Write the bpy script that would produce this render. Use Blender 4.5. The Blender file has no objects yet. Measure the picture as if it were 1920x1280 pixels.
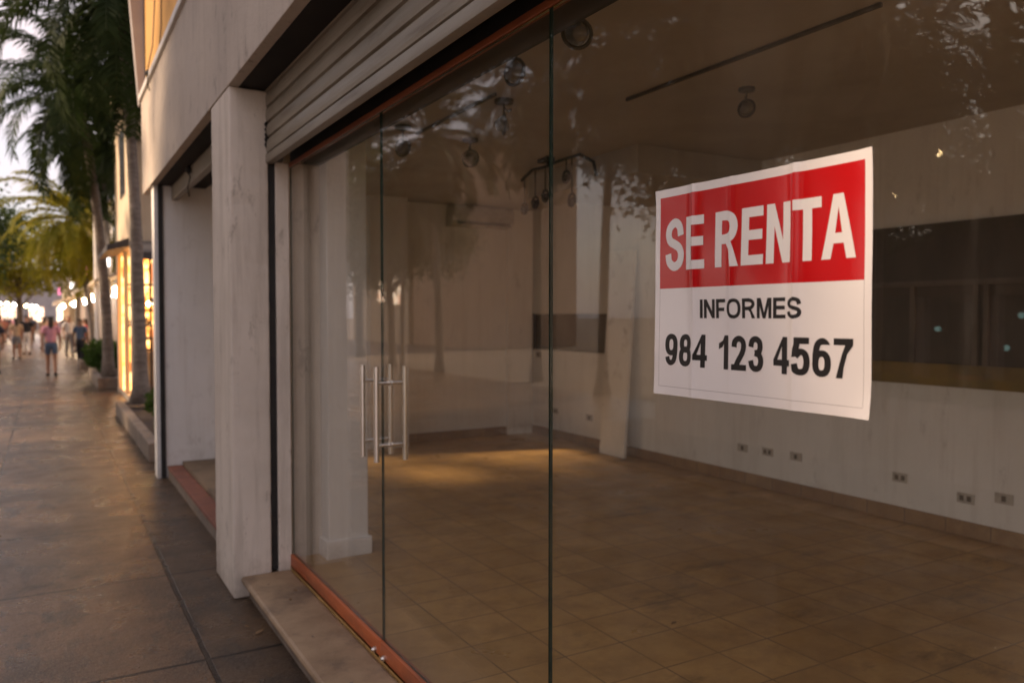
import bpy, bmesh, math, random
from mathutils import Vector, Matrix
R = math.radians
SC = bpy.context.scene
COL = SC.collection
rnd = random.Random(7)

# ------------------------------------------------------------------ materials
def nodes_of(name):
    m = bpy.data.materials.new(name); m.use_nodes = True
    nt = m.node_tree
    return m, nt, nt.nodes['Principled BSDF']

def N(nt, kind, **kw):
    n = nt.nodes.new(kind)
    for k, v in kw.items():
        if k.startswith('in_'):
            n.inputs[int(k[3:])].default_value = v
        else:
            setattr(n, k, v)
    return n

def coords(nt, scale=(1, 1, 1), world=False):
    if world:
        g = N(nt, 'ShaderNodeNewGeometry'); out = g.outputs['Position']
    else:
        g = N(nt, 'ShaderNodeTexCoord'); out = g.outputs['Object']
    mp = N(nt, 'ShaderNodeMapping'); mp.inputs['Scale'].default_value = scale
    nt.links.new(out, mp.inputs[0])
    return mp.outputs[0]

def noise(nt, vec, scale, detail=6, rough=.6):
    n = N(nt, 'ShaderNodeTexNoise'); n.inputs['Scale'].default_value = scale
    n.inputs['Detail'].default_value = detail; n.inputs['Roughness'].default_value = rough
    nt.links.new(vec, n.inputs['Vector'])
    return n.outputs['Fac']

def ramp(nt, fac, a, b, c0=(0, 0, 0, 1), c1=(1, 1, 1, 1)):
    r = N(nt, 'ShaderNodeValToRGB')
    r.color_ramp.elements[0].position = a; r.color_ramp.elements[1].position = b
    r.color_ramp.elements[0].color = c0; r.color_ramp.elements[1].color = c1
    nt.links.new(fac, r.inputs[0])
    return r.outputs[0]

def mix(nt, fac, a, b, mode='MIX'):
    m = N(nt, 'ShaderNodeMix', data_type='RGBA', blend_type=mode)
    for sock, v in ((m.inputs[0], fac), (m.inputs[6], a), (m.inputs[7], b)):
        if isinstance(v, (int, float)): sock.default_value = v
        elif isinstance(v, tuple): sock.default_value = v if len(v) == 4 else (*v, 1)
        else: nt.links.new(v, sock)
    return m.outputs[2]

def bump(nt, p, height, strength=.3, dist=.01):
    b = N(nt, 'ShaderNodeBump'); b.inputs['Strength'].default_value = strength
    b.inputs['Distance'].default_value = dist
    nt.links.new(height, b.inputs['Height']); nt.links.new(b.outputs[0], p.inputs['Normal'])

def mat(name, c, rough=.6, c2=None, scale=3, stretch=(1, 1, 1), b=0, bscale=60, metal=0, lo=.4, hi=.65, spec=.5, dirt=None, dscale=1.5, dstretch=(1, 1, 1), dlo=.55, dhi=.75, rvar=0, world=False):
    m, nt, p = nodes_of(name)
    p.inputs['Roughness'].default_value = rough; p.inputs['Metallic'].default_value = metal
    p.inputs['Specular IOR Level'].default_value = spec
    col = (*c, 1)
    if c2:
        f = ramp(nt, noise(nt, coords(nt, stretch, world), scale), lo, hi)
        col = mix(nt, f, c, c2)
    if dirt:
        f = ramp(nt, noise(nt, coords(nt, dstretch, world), dscale, 8, .65), dlo, dhi)
        col = mix(nt, f, col, dirt)
    if isinstance(col, tuple): p.inputs['Base Color'].default_value = col
    else: nt.links.new(col, p.inputs['Base Color'])
    if rvar:
        f = noise(nt, coords(nt, (1, 1, 1), world), 4)
        mr = N(nt, 'ShaderNodeMapRange'); mr.inputs[3].default_value = rough - rvar; mr.inputs[4].default_value = rough + rvar
        nt.links.new(f, mr.inputs[0]); nt.links.new(mr.outputs[0], p.inputs['Roughness'])
    if b: bump(nt, p, noise(nt, coords(nt, (1, 1, 1), world), bscale, 5), b)
    return m

def emit(name, c, s):
    m = bpy.data.materials.new(name); m.use_nodes = True
    p = m.node_tree.nodes['Principled BSDF']
    p.inputs['Base Color'].default_value = (*c, 1)
    p.inputs['Emission Color'].default_value = (*c, 1); p.inputs['Emission Strength'].default_value = s
    return m

M = {}
def stucco(name, c, c2, dirt, streak=.5, chip=.6):
    m, nt, p = nodes_of(name)
    p.inputs['Roughness'].default_value = .85; p.inputs['Specular IOR Level'].default_value = .25
    g = coords(nt, (1, 1, 1), True)
    col = mix(nt, ramp(nt, noise(nt, g, 1.3, 8), .35, .7), c, c2)
    # run-off streaks
    s = ramp(nt, noise(nt, coords(nt, (7, 7, .5), True), 1.6, 8, .7), .5, .8)
    col = mix(nt, mix(nt, streak, (0, 0, 0), s), col, dirt)
    # scuffs, chips
    k = ramp(nt, noise(nt, coords(nt, (1, 1, .45), True), 9, 10, .75), .58, .66)
    col = mix(nt, mix(nt, chip, (0, 0, 0), k), col, (dirt[0]*.45, dirt[1]*.42, dirt[2]*.4))
    # splash-back grime with a ragged upper edge on the bottom half metre
    sep = N(nt, 'ShaderNodeSeparateXYZ'); gg = N(nt, 'ShaderNodeNewGeometry'); nt.links.new(gg.outputs['Position'], sep.inputs[0])
    mm = N(nt, 'ShaderNodeMath', operation='MULTIPLY_ADD'); mm.inputs[1].default_value = -.9; 
    nt.links.new(sep.outputs[2], mm.inputs[0]); nt.links.new(noise(nt, g, 5, 8, .7), mm.inputs[2])
    col = mix(nt, mix(nt, .6, (0, 0, 0), ramp(nt, mm.outputs[0], .3, .6)), col, dirt)
    nt.links.new(col, p.inputs['Base Color'])
    a = noise(nt, g, 45, 6, .7); bb = noise(nt, g, 5, 4)
    ad = N(nt, 'ShaderNodeMath', operation='MULTIPLY_ADD'); ad.inputs[1].default_value = .35
    nt.links.new(a, ad.inputs[0]); nt.links.new(bb, ad.inputs[2])
    bump(nt, p, ad.outputs[0], .55, .012)
    return m
M['stucco'] = stucco('white_stucco', (.74, .665, .58), (.62, .555, .48), (.29, .235, .18), .6, .45)
M['fascia'] = stucco('fascia_stucco', (.55, .48, .41), (.46, .40, .345), (.28, .23, .19), .5)
M['ochre'] = stucco('ochre_stucco', (.58, .34, .12), (.50, .28, .09), (.3, .18, .08), .3)
M['inner_wall'] = stucco('interior_plaster', (.89, .87, .84), (.81, .79, .75), (.46, .40, .33), .3, .2)
M['ceiling'] = mat('ceiling_paint', (.50, .46, .41), .85, (.43, .39, .34), 1.2, b=.1, bscale=8)
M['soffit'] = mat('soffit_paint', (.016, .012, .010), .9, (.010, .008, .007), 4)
M['shutter'] = mat('shutter_metal', (.30, .265, .215), .5, (.23, .20, .155), 2.5, (1, .6, 6), b=.12, bscale=30, metal=.15, dirt=(.14, .10, .07), dscale=3, dstretch=(1, .5, 5), dlo=.58, dhi=.8)
M['fixture'] = mat('fixture_metal', (.13, .11, .09), .5, (.09, .075, .06), 8)
M['black'] = mat('black_metal', (.012, .011, .011), .6, (.022, .02, .018), 8)
M['rail'] = mat('red_rail', (.52, .135, .04), .5, (.40, .095, .03), 6, (3, .4, 3), b=.15, bscale=50, dirt=(.13, .055, .03), dscale=4, dstretch=(1, .5, 1), dlo=.50, dhi=.80, rvar=.15)
M['header'] = mat('header_wood', (.30, .085, .03), .5, (.2, .05, .02), 6, (3, .4, 3))
M['sill'] = mat('brick_sill', (.235, .085, .05), .7, (.17, .062, .04), 5, b=.2, bscale=40, dirt=(.12, .07, .05), dscale=4)
M['step'] = mat('step_stone', (.36, .25, .15), .6, (.25, .165, .095), 4, b=.25, bscale=70, dirt=(.12, .085, .06), dscale=3, dlo=.5, dhi=.72, rvar=.12, world=True)
M['bay'] = mat('bay_concrete', (.20, .145, .095), .8, (.14, .10, .065), 3, b=.2, bscale=40, dirt=(.07, .05, .035), dscale=3)
M['steel'] = mat('brushed_steel', (.82, .78, .72), .34, (.7, .66, .6), 30, (1, 1, .1), metal=1)
M['bark'] = mat('palm_bark', (.21, .18, .155), .85, (.12, .10, .085), 6, (1, 1, 4), b=.6, bscale=25, dirt=(.38, .34, .30), dscale=2.5)
M['trunk'] = mat('tree_bark', (.13, .10, .075), .9, (.08, .06, .045), 8, (1, 1, .3), b=.6, bscale=20)
M['paint_white'] = mat('white_paint', (.72, .69, .66), .5, (.62, .59, .56), 5)
M['concrete'] = mat('planter_stone', (.24, .19, .15), .85, (.17, .135, .105), 6, b=.4, bscale=40, dirt=(.13, .10, .08), dscale=4)
M['soil'] = mat('soil', (.06, .04, .028), .95, (.10, .07, .05), 20, b=.8, bscale=60)
M['cream'] = mat('cream_wall', (.66, .55, .40), .85, (.6, .48, .34), 2, b=.1)
M['peach'] = mat('peach_wall', (.62, .44, .30), .85, (.55, .38, .26), 2, b=.1)
M['white_wall'] = mat('white_wall', (.70, .66, .64), .85, (.6, .57, .55), 1.5, b=.1)
M['greywall'] = mat('grey_wall', (.40, .37, .36), .85, (.33, .3, .3), 1.5)
M['roof_dark'] = mat('dark_roof', (.035, .028, .026), .8, (.05, .04, .035), 6, (1, 1, 6), b=.3)
M['awning'] = mat('grey_awning', (.09, .085, .09), .7, (.06, .055, .06), 5)
M['wood'] = mat('dark_wood', (.09, .055, .035), .6, (.06, .035, .022), 6, (4, 4, .5))
M['window_dark'] = mat('dark_window', (.02, .025, .03), .12, (.035, .04, .045), 3)
M['pane_far'] = mat('window_glass', (.10, .11, .14), .08, (.07, .08, .1), 3)
M['acbody'] = mat('ac_plastic', (.58, .55, .50), .5, (.45, .42, .37), 5, dirt=(.25, .2, .16), dscale=3)
M['plate'] = mat('outlet_plastic', (.52, .48, .42), .45, (.42, .38, .33), 20)
M['hole'] = mat('dark_hole', (.11, .09, .07), .8)
M['niche'] = mat('niche_glass', (.17, .145, .10), .25, (.12, .10, .07), 2.5, (1, 1, .4))
M['panel'] = mat('roof_reflection_brown', (.085, .066, .052), .55, (.06, .046, .037), 4, (1, 1, .3))  # dark tone of the mirrored pavilion, painted onto the back wall
M['post_reflection'] = mat('post_reflection_brown', (.15, .12, .095), .55, (.10, .08, .065), 4)
M['hedge_reflection'] = mat('hedge_reflection_ochre', (.26, .17, .05), .6, (.16, .12, .06), 3)  # yellow band of the mirrored hedge as a wall colour
M['board'] = mat('board_paint', (.86, .82, .77), .6, (.78, .74, .68), 3, (1, 1, .4), dirt=(.35, .28, .22), dscale=4)
M['bulb'] = mat('lamp_glass', (.30, .28, .24), .15, (.2, .18, .16), 6)
M['leaf_dry'] = mat('dry_leaf', (.24, .14, .06), .8, (.16, .09, .04), 30)
M['flower'] = mat('flower', (.45, .30, .05), .6, (.5, .12, .1), 20)
M['ink'] = mat('black_ink', (.012, .011, .012), .4)
M['letter_white'] = mat('white_ink', (.80, .77, .76), .35)
M['gold_lit'] = emit('lit_gold_wall', (1, .42, .08), 1.9)
M['bulb_warm'] = emit('warm_bulb', (1, .68, .32), 14)
M['bulb_white'] = emit('white_bulb', (1, .92, .80), 12)
M['lit_sign'] = emit('lit_sign', (1, .9, .82), 2.2)
M['pink_sign'] = emit('pink_sign', (1, .25, .45), .5)
M['lit_window'] = emit('lit_window', (1, .72, .45), 1.3)
M['teal_lamp'] = emit('teal_lamp', (.45, .8, .75), .6)
M['dim_window'] = emit('dim_window', (.55, .42, .32), .55); M['dim_teal'] = emit('dim_teal_window', (.30, .44, .46), .5)
M['chair_red'] = mat('chair_red', (.45, .05, .03), .5)
M['shelf_lit'] = mat('lit_shelf', (.75, .5, .25), .5, (.6, .3, .1), 8)

def glow_mat(name, c1, c2, c3, s):
    m, nt, p = nodes_of(name)
    f = noise(nt, coords(nt, (1, 1, 1.6)), 3.2, 5, .65)
    col = mix(nt, ramp(nt, f, .42, .58), c1, c2); col = mix(nt, ramp(nt, noise(nt, coords(nt, (5, 5, 1.2)), 1.7, 3), .54, .60), col, c3)
    nt.links.new(col, p.inputs['Base Color']); nt.links.new(col, p.inputs['Emission Color']); p.inputs['Emission Strength'].default_value = s
    return m
M['gold_lit'] = glow_mat('lit_display_wall', (1, .36, .06), (1, .62, .24), (.35, .10, .02), 1.25)
M['lit_window'] = glow_mat('lit_shop_interior', (1, .66, .40), (1, .82, .62), (.5, .16, .10), 1.0)

def leafmat(name, a, b_, trans=.25):
    m, nt, p = nodes_of(name)
    p.inputs['Roughness'].default_value = .65; p.inputs['Specular IOR Level'].default_value = .12
    oi = N(nt, 'ShaderNodeObjectInfo')
    col = mix(nt, ramp(nt, noise(nt, coords(nt), 1.2, 4), .35, .65), a, b_)
    nt.links.new(col, p.inputs['Base Color'])
    t = N(nt, 'ShaderNodeBsdfTranslucent'); nt.links.new(col, t.inputs[0])
    ms = N(nt, 'ShaderNodeMixShader'); ms.inputs[0].default_value = trans
    nt.links.new(p.outputs[0], ms.inputs[1]); nt.links.new(t.outputs[0], ms.inputs[2])
    nt.links.new(ms.outputs[0], nt.nodes['Material Output'].inputs[0])
    return m
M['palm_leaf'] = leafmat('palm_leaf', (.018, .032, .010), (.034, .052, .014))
M['palm_lit'] = leafmat('palm_leaf_lamplit_yellow', (.16, .17, .018), (.26, .22, .02), .4)  # lamplight on the far foliage put into the leaf colour; the hedge shares it
M['leaf'] = leafmat('tree_leaf', (.035, .06, .018), (.06, .085, .025))
M['shrub'] = leafmat('shrub_leaf', (.045, .085, .018), (.07, .115, .025))

# sidewalk: large stone slabs with dark joints, stains and wear
def slab_mat():
    m, nt, p = nodes_of('sidewalk_slabs')
    g = N(nt, 'ShaderNodeNewGeometry'); sp = N(nt, 'ShaderNodeSeparateXYZ'); nt.links.new(g.outputs['Position'], sp.inputs[0])
    cb = N(nt, 'ShaderNodeCombineXYZ')
    ay = N(nt, 'ShaderNodeMath', operation='ADD'); ay.inputs[1].default_value = -4.02 + 14.5*4
    ax = N(nt, 'ShaderNodeMath', operation='ADD'); ax.inputs[1].default_value = -.65 + 22
    nt.links.new(sp.outputs[1], ay.inputs[0]); nt.links.new(sp.outputs[0], ax.inputs[0])
    nt.links.new(ay.outputs[0], cb.inputs[0]); nt.links.new(ax.outputs[0], cb.inputs[1])
    wob = N(nt, 'ShaderNodeTexNoise'); wob.inputs['Scale'].default_value = 6; nt.links.new(g.outputs['Position'], wob.inputs['Vector'])
    mul = N(nt, 'ShaderNodeVectorMath', operation='MULTIPLY_ADD'); mul.inputs[1].default_value = (.012, .012, 0)
    nt.links.new(wob.outputs['Color'], mul.inputs[0]); nt.links.new(cb.outputs[0], mul.inputs[2])
    br = N(nt, 'ShaderNodeTexBrick', offset=0, squash=1); nt.links.new(mul.outputs[0], br.inputs['Vector'])
    br.inputs['Scale'].default_value = 1; br.inputs['Brick Width'].default_value = 1.45; br.inputs['Row Height'].default_value = 1.1
    br.inputs['Mortar Size'].default_value = .015; br.inputs['Mortar Smooth'].default_value = .3; br.inputs['Bias'].default_value = 0
    br.inputs['Color1'].default_value = (.19, .105, .048, 1); br.inputs['Color2'].default_value = (.145, .08, .037, 1); br.inputs['Mortar'].default_value = (.03, .02, .014, 1)
    pos = g.outputs['Position']
    col = mix(nt, ramp(nt, noise(nt, coords(nt, (1, 1, 1), True), 1.1, 8, .7), .42, .60), br.outputs['Color'], (.07, .041, .022))
    col = mix(nt, ramp(nt, noise(nt, coords(nt, (1.4, .5, 1), True), 3.1, 9, .75), .51, .58), col, (.045, .030, .019))
    col = mix(nt, ramp(nt, noise(nt, pos, 11, 9, .78), .57, .63), col, (.04, .03, .024))
    col = mix(nt, ramp(nt, noise(nt, pos, 120, 3, .6), .48, .66), col, (.24, .175, .12))
    vo = N(nt, 'ShaderNodeTexVoronoi'); vo.inputs['Scale'].default_value = 5.5; nt.links.new(pos, vo.inputs['Vector'])
    col = mix(nt, ramp(nt, vo.outputs['Distance'], .045, .075, (.75, .75, .75, 1), (0, 0, 0, 1)), col, (.022, .016, .012))
    vc = N(nt, 'ShaderNodeTexVoronoi', feature='DISTANCE_TO_EDGE'); vc.inputs['Scale'].default_value = .55
    wv = N(nt, 'ShaderNodeVectorMath', operation='MULTIPLY_ADD'); wv.inputs[1].default_value = (.5, .5, 0); nt.links.new(wob.outputs['Color'], wv.inputs[0]); nt.links.new(pos, wv.inputs[2]); nt.links.new(wv.outputs[0], vc.inputs['Vector'])
    col = mix(nt, ramp(nt, vc.outputs['Distance'], .002, .006, (.7, .7, .7, 1), (0, 0, 0, 1)), col, (.03, .022, .016))
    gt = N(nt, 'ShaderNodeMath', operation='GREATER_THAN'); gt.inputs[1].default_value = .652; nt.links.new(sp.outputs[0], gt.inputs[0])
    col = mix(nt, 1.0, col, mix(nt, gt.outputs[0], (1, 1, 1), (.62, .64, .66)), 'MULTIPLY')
    jm = mix(nt, br.outputs['Fac'], (1, 1, 1), (.25, .23, .2))
    col = mix(nt, 1.0, col, jm, 'MULTIPLY')
    nt.links.new(col, p.inputs['Base Color'])
    p.inputs['Specular IOR Level'].default_value = .36
    rr = ramp(nt, noise(nt, pos, 2.2, 6), .3, .7, (.20, .20, .20, 1), (.42, .42, .42, 1)); nt.links.new(rr, p.inputs['Roughness'])
    h = N(nt, 'ShaderNodeMath', operation='MULTIPLY_ADD'); h.inputs[1].default_value = -1.4
    nt.links.new(br.outputs['Fac'], h.inputs[0]); nt.links.new(noise(nt, pos, 30, 8, .7), h.inputs[2])
    bump(nt, p, h.outputs[0], .6, .008)
    return m
M['sidewalk'] = slab_mat()
M['ground'] = mat('paving', (.22, .17, .13), .8, (.16, .12, .09), .6, b=.2, bscale=5, world=True)

def tile_mat(name, c1, c2, mortar, w, h, rough, phase=(0, 0), dirt=(.06, .035, .018)):
    m, nt, p = nodes_of(name)
    g = N(nt, 'ShaderNodeNewGeometry'); mp = N(nt, 'ShaderNodeMapping'); mp.inputs['Location'].default_value = (30 + phase[0], 30 + phase[1], 0)
    nt.links.new(g.outputs['Position'], mp.inputs[0])
    br = N(nt, 'ShaderNodeTexBrick', offset=0, squash=1); nt.links.new(mp.outputs[0], br.inputs['Vector'])
    br.inputs['Scale'].default_value = 1; br.inputs['Brick Width'].default_value = w; br.inputs['Row Height'].default_value = h
    br.inputs['Mortar Size'].default_value = .005; br.inputs['Mortar Smooth'].default_value = .2
    br.inputs['Color1'].default_value = (*c1, 1); br.inputs['Color2'].default_value = (*c2, 1); br.inputs['Mortar'].default_value = (*mortar, 1)
    pos = g.outputs['Position']
    col = mix(nt, ramp(nt, noise(nt, pos, 5, 8, .7), .4, .7), br.outputs['Color'], (c2[0]*.75, c2[1]*.72, c2[2]*.7))
    col = mix(nt, ramp(nt, noise(nt, coords(nt, (.7, 1.6, 1), True), 1.4, 9, .75), .56, .75), col, dirt)
    nt.links.new(col, p.inputs['Base Color'])
    rr = ramp(nt, noise(nt, pos, 3, 6), .3, .7, (rough-.1,)*3 + (1,), (rough+.18,)*3 + (1,)); nt.links.new(rr, p.inputs['Roughness'])
    hh = N(nt, 'ShaderNodeMath', operation='MULTIPLY_ADD'); hh.inputs[1].default_value = -1
    nt.links.new(br.outputs['Fac'], hh.inputs[0]); nt.links.new(noise(nt, pos, 12, 4), hh.inputs[2])
    bump(nt, p, hh.outputs[0], .25, .003)
    return m
M['floor'] = tile_mat('shop_floor_tiles', (.64, .39, .145), (.52, .31, .11), (.25, .145, .06), .308, .308, .36, (.08, .07))
M['skirt'] = tile_mat('skirting_tiles', (.42, .26, .12), (.30, .165, .07), (.16, .1, .06), .308, .308, .5, (.08, .02), (.2, .12, .06))

def glass_mat():
    m = bpy.data.materials.new('clear_glass'); m.use_nodes = True; nt = m.node_tree
    nt.nodes.remove(nt.nodes['Principled BSDF'])
    g = N(nt, 'ShaderNodeNewGeometry')
    dt = N(nt, 'ShaderNodeVectorMath', operation='DOT_PRODUCT'); nt.links.new(g.outputs['Incoming'], dt.inputs[0]); nt.links.new(g.outputs['Normal'], dt.inputs[1])
    ab = N(nt, 'ShaderNodeMath', operation='ABSOLUTE'); nt.links.new(dt.outputs['Value'], ab.inputs[0])
    om = N(nt, 'ShaderNodeMath', operation='SUBTRACT'); om.inputs[0].default_value = 1; nt.links.new(ab.outputs[0], om.inputs[1])
    pw = N(nt, 'ShaderNodeMath', operation='POWER'); pw.inputs[1].default_value = 5; nt.links.new(om.outputs[0], pw.inputs[0])
    ma = N(nt, 'ShaderNodeMath', operation='MULTIPLY_ADD'); ma.inputs[1].default_value = .80; ma.inputs[2].default_value = .036; nt.links.new(pw.outputs[0], ma.inputs[0])
    tr = N(nt, 'ShaderNodeBsdfTransparent'); tr.inputs[0].default_value = (.975, .98, .965, 1)
    gl = N(nt, 'ShaderNodeBsdfAnisotropic'); gl.inputs['Roughness'].default_value = 0; gl.inputs['Color'].default_value = (1, 1, 1, 1)
    s1 = N(nt, 'ShaderNodeMixShader'); nt.links.new(ma.outputs[0], s1.inputs[0]); nt.links.new(tr.outputs[0], s1.inputs[1]); nt.links.new(gl.outputs[0], s1.inputs[2])
    # thin film of dust and wiping marks
    df = N(nt, 'ShaderNodeBsdfDiffuse'); df.inputs[0].default_value = (.5, .45, .4, 1)
    s2 = N(nt, 'ShaderNodeMixShader')
    d = noise(nt, coords(nt, (1, 1.2, .6), True), 1.6, 8, .7)
    mr = N(nt, 'ShaderNodeMapRange'); mr.inputs[1].default_value = .45; mr.inputs[2].default_value = .85; mr.inputs[3].default_value = .004; mr.inputs[4].default_value = .035
    # wiping streaks and a dirtier foot
    w_ = ramp(nt, noise(nt, coords(nt, (1, 14, 1.1), True), 2.2, 6, .7), .55, .80, (0, 0, 0, 1), (.03, .03, .03, 1))
    sz = N(nt, 'ShaderNodeSeparateXYZ'); nt.links.new(g.outputs['Position'], sz.inputs[0])
    ft = N(nt, 'ShaderNodeMapRange'); ft.inputs[1].default_value = .21; ft.inputs[2].default_value = .55; ft.inputs[3].default_value = .10; ft.inputs[4].default_value = 0; nt.links.new(sz.outputs[2], ft.inputs[0])
    fm = N(nt, 'ShaderNodeMath', operation='MULTIPLY'); nt.links.new(ft.outputs[0], fm.inputs[0]); nt.links.new(noise(nt, coords(nt, (1, 1, 1), True), 7, 8, .7), fm.inputs[1])
    a1 = N(nt, 'ShaderNodeMath', operation='ADD'); nt.links.new(mr.outputs[0], a1.inputs[0]); nt.links.new(w_, a1.inputs[1])
    a2 = N(nt, 'ShaderNodeMath', operation='ADD'); nt.links.new(a1.outputs[0], a2.inputs[0]); nt.links.new(fm.outputs[0], a2.inputs[1])
    nt.links.new(d, mr.inputs[0]); nt.links.new(a2.outputs[0], s2.inputs[0])
    nt.links.new(s1.outputs[0], s2.inputs[1]); nt.links.new(df.outputs[0], s2.inputs[2])
    nt.links.new(s2.outputs[0], nt.nodes['Material Output'].inputs[0])
    return m
M['glass'] = glass_mat()
M['glass_edge'] = mat('glass_edge', (.012, .03, .022), .12, (.02, .045, .035), 3)

# the poster's print: white vinyl, a red field, a hairline frame (u = metres from the left edge, v = metres from the bottom)
PW, PH = .5825, .480
def poster_mat():
    m, nt, p = nodes_of('printed_vinyl')
    tc = N(nt, 'ShaderNodeTexCoord'); sp = N(nt, 'ShaderNodeSeparateXYZ'); nt.links.new(tc.outputs['Object'], sp.inputs[0])
    u = N(nt, 'ShaderNodeMath', operation='MULTIPLY'); u.inputs[1].default_value = -1; nt.links.new(sp.outputs[1], u.inputs[0])
    v = sp.outputs[2]; u = u.outputs[0]
    def rng(s, a, b):
        g = N(nt, 'ShaderNodeMath', operation='GREATER_THAN'); g.inputs[1].default_value = a; nt.links.new(s, g.inputs[0])
        l = N(nt, 'ShaderNodeMath', operation='LESS_THAN'); l.inputs[1].default_value = b; nt.links.new(s, l.inputs[0])
        q = N(nt, 'ShaderNodeMath', operation='MULTIPLY'); nt.links.new(g.outputs[0], q.inputs[0]); nt.links.new(l.outputs[0], q.inputs[1])
        return q.outputs[0]
    def box(a, b, c, d):
        q = N(nt, 'ShaderNodeMath', operation='MULTIPLY'); nt.links.new(rng(u, a, b), q.inputs[0]); nt.links.new(rng(v, c, d), q.inputs[1]); return q.outputs[0]
    a, b_, c, d = .0158, .5665, .019, .4615
    col = mix(nt, box(a, b_, c, d), (.80, .765, .755), (.30, .27, .27))
    col = mix(nt, box(a + .0009, b_ - .0009, c + .0009, d - .0009), col, (.80, .765, .755))
    col = mix(nt, box(a, b_, .2485, d), col, (.52, .004, .007))
    nt.links.new(col, p.inputs['Base Color'])
    p.inputs['Roughness'].default_value = .2; p.inputs['Specular IOR Level'].default_value = .6
    bump(nt, p, noise(nt, coords(nt), 14, 3), .12, .004)
    return m
M['poster'] = poster_mat()

# ------------------------------------------------------------------ mesh helpers
def box(bm, x0, x1, y0, y1, z0, z1, bev=0, seg=2):
    r = bmesh.ops.create_cube(bm, size=1)
    vs = r['verts']
    for v in vs:
        v.co = Vector(((x0+x1)/2 + v.co.x*(x1-x0), (y0+y1)/2 + v.co.y*(y1-y0), (z0+z1)/2 + v.co.z*(z1-z0)))
    if bev:
        es = list({e for v in vs for e in v.link_edges})
        bmesh.ops.bevel(bm, geom=es, offset=bev, segments=seg, affect='EDGES', profile=.5)
    return bm

def tube(bm, pts, rads, n=8, cap=True):
    if not isinstance(rads, (list, tuple)): rads = [rads]*len(pts)
    pts = [Vector(p) for p in pts]; rings = []
    prev = None
    for i, p in enumerate(pts):
        t = (pts[min(i+1, len(pts)-1)] - pts[max(i-1, 0)]).normalized()
        if prev is None:
            a = t.cross(Vector((0, 0, 1)))
            if a.length < .05: a = t.cross(Vector((1, 0, 0)))
            a.normalize()
        else:
            a = (prev - t*prev.dot(t)).normalized()
        prev = a; b = t.cross(a)
        rings.append([bm.verts.new(p + (a*math.cos(2*math.pi*k/n) + b*math.sin(2*math.pi*k/n))*rads[i]) for k in range(n)])
    for r0, r1 in zip(rings, rings[1:]):
        for k in range(n): bm.faces.new((r0[k], r0[(k+1) % n], r1[(k+1) % n], r1[k]))
    if cap:
        bm.faces.new(rings[0][::-1]); bm.faces.new(rings[-1])
    return bm

def lathe(bm, prof, c=(0, 0, 0), n=20):
    rings = []
    for r, z in prof:
        rings.append([bm.verts.new((c[0] + r*math.cos(2*math.pi*k/n), c[1] + r*math.sin(2*math.pi*k/n), c[2] + z)) for k in range(n)])
    for a, b in zip(rings, rings[1:]):
        for k in range(n): bm.faces.new((a[k], a[(k+1) % n], b[(k+1) % n], b[k]))
    bm.faces.new(rings[0][::-1]); bm.faces.new(rings[-1])
    return bm

def ball(bm, c, r, sub=2, s=(1, 1, 1)):
    q = bmesh.ops.create_icosphere(bm, subdivisions=sub, radius=r)
    for v in q['verts']: v.co = Vector((c[0] + v.co.x*s[0], c[1] + v.co.y*s[1], c[2] + v.co.z*s[2]))
    return bm

def prism(bm, poly, axis, a, b):
    """polygon (2-D) extruded along an axis from a to b"""
    def P(p, t):
        return {'y': (p[0], t, p[1]), 'x': (t, p[0], p[1]), 'z': (p[0], p[1], t)}[axis]
    v0 = [bm.verts.new(P(p, a)) for p in poly]; v1 = [bm.verts.new(P(p, b)) for p in poly]
    n = len(poly)
    for k in range(n): bm.faces.new((v0[k], v0[(k+1) % n], v1[(k+1) % n], v1[k]))
    bm.faces.new(v0[::-1]); bm.faces.new(v1)
    bmesh.ops.recalc_face_normals(bm, faces=bm.faces[:])
    return bm

WL = {}      # world location of each object's origin
def root(name, label, cat, loc, group=None, kind=None):
    o = bpy.data.objects.new(name, None); COL.objects.link(o)
    o.empty_display_size = .2
    o.location = loc; WL[o.name] = Vector(loc)
    o['label'] = label; o['category'] = cat
    if group: o['group'] = group
    return o

def obj(name, bm, m, parent=None, smooth=False, label=None, cat=None, group=None, kind=None, mats=None, keep=False):
    """mesh given in world coordinates; a part keeps its thing's origin, a one-mesh thing gets an origin at its base"""
    if parent is not None:
        L = WL[parent.name]
    elif keep:
        L = Vector((0, 0, 0))
    else:
        xs = [v.co for v in bm.verts]
        L = Vector(((min(c.x for c in xs) + max(c.x for c in xs))/2, (min(c.y for c in xs) + max(c.y for c in xs))/2, min(c.z for c in xs)))
    for v in bm.verts: v.co -= L
    me = bpy.data.meshes.new(name)
    if smooth:
        for f in bm.faces: f.smooth = True
    bm.to_mesh(me); bm.free()
    if smooth == 'auto':
        me.set_sharp_from_angle(angle=R(35))
    for q in (mats or [m]): me.materials.append(q)
    o = bpy.data.objects.new(name, me); COL.objects.link(o)
    if parent is not None:
        o.parent = parent; WL[o.name] = L.copy()
    else:
        o.location = L; WL[o.name] = L
    if label: o['label'] = label
    if cat: o['category'] = cat
    if group: o['group'] = group
    if kind: o['kind'] = kind
    return o

def kids(o): return [c for c in COL.objects if c.parent is o]
def dup(o, loc, rz=0, sc=1, label=None, group=None, parent=None):
    c = o.copy(); COL.objects.link(c)
    if parent is None:
        c.location = loc; c.rotation_euler = (0, 0, rz); c.scale = (sc, sc, sc)
        WL[c.name] = Vector(loc)
    else:
        c.parent = parent
    if label: c['label'] = label
    if group: c['group'] = group
    for ch in kids(o): dup(ch, None, parent=c)
    return c
nb = bmesh.new

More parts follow.
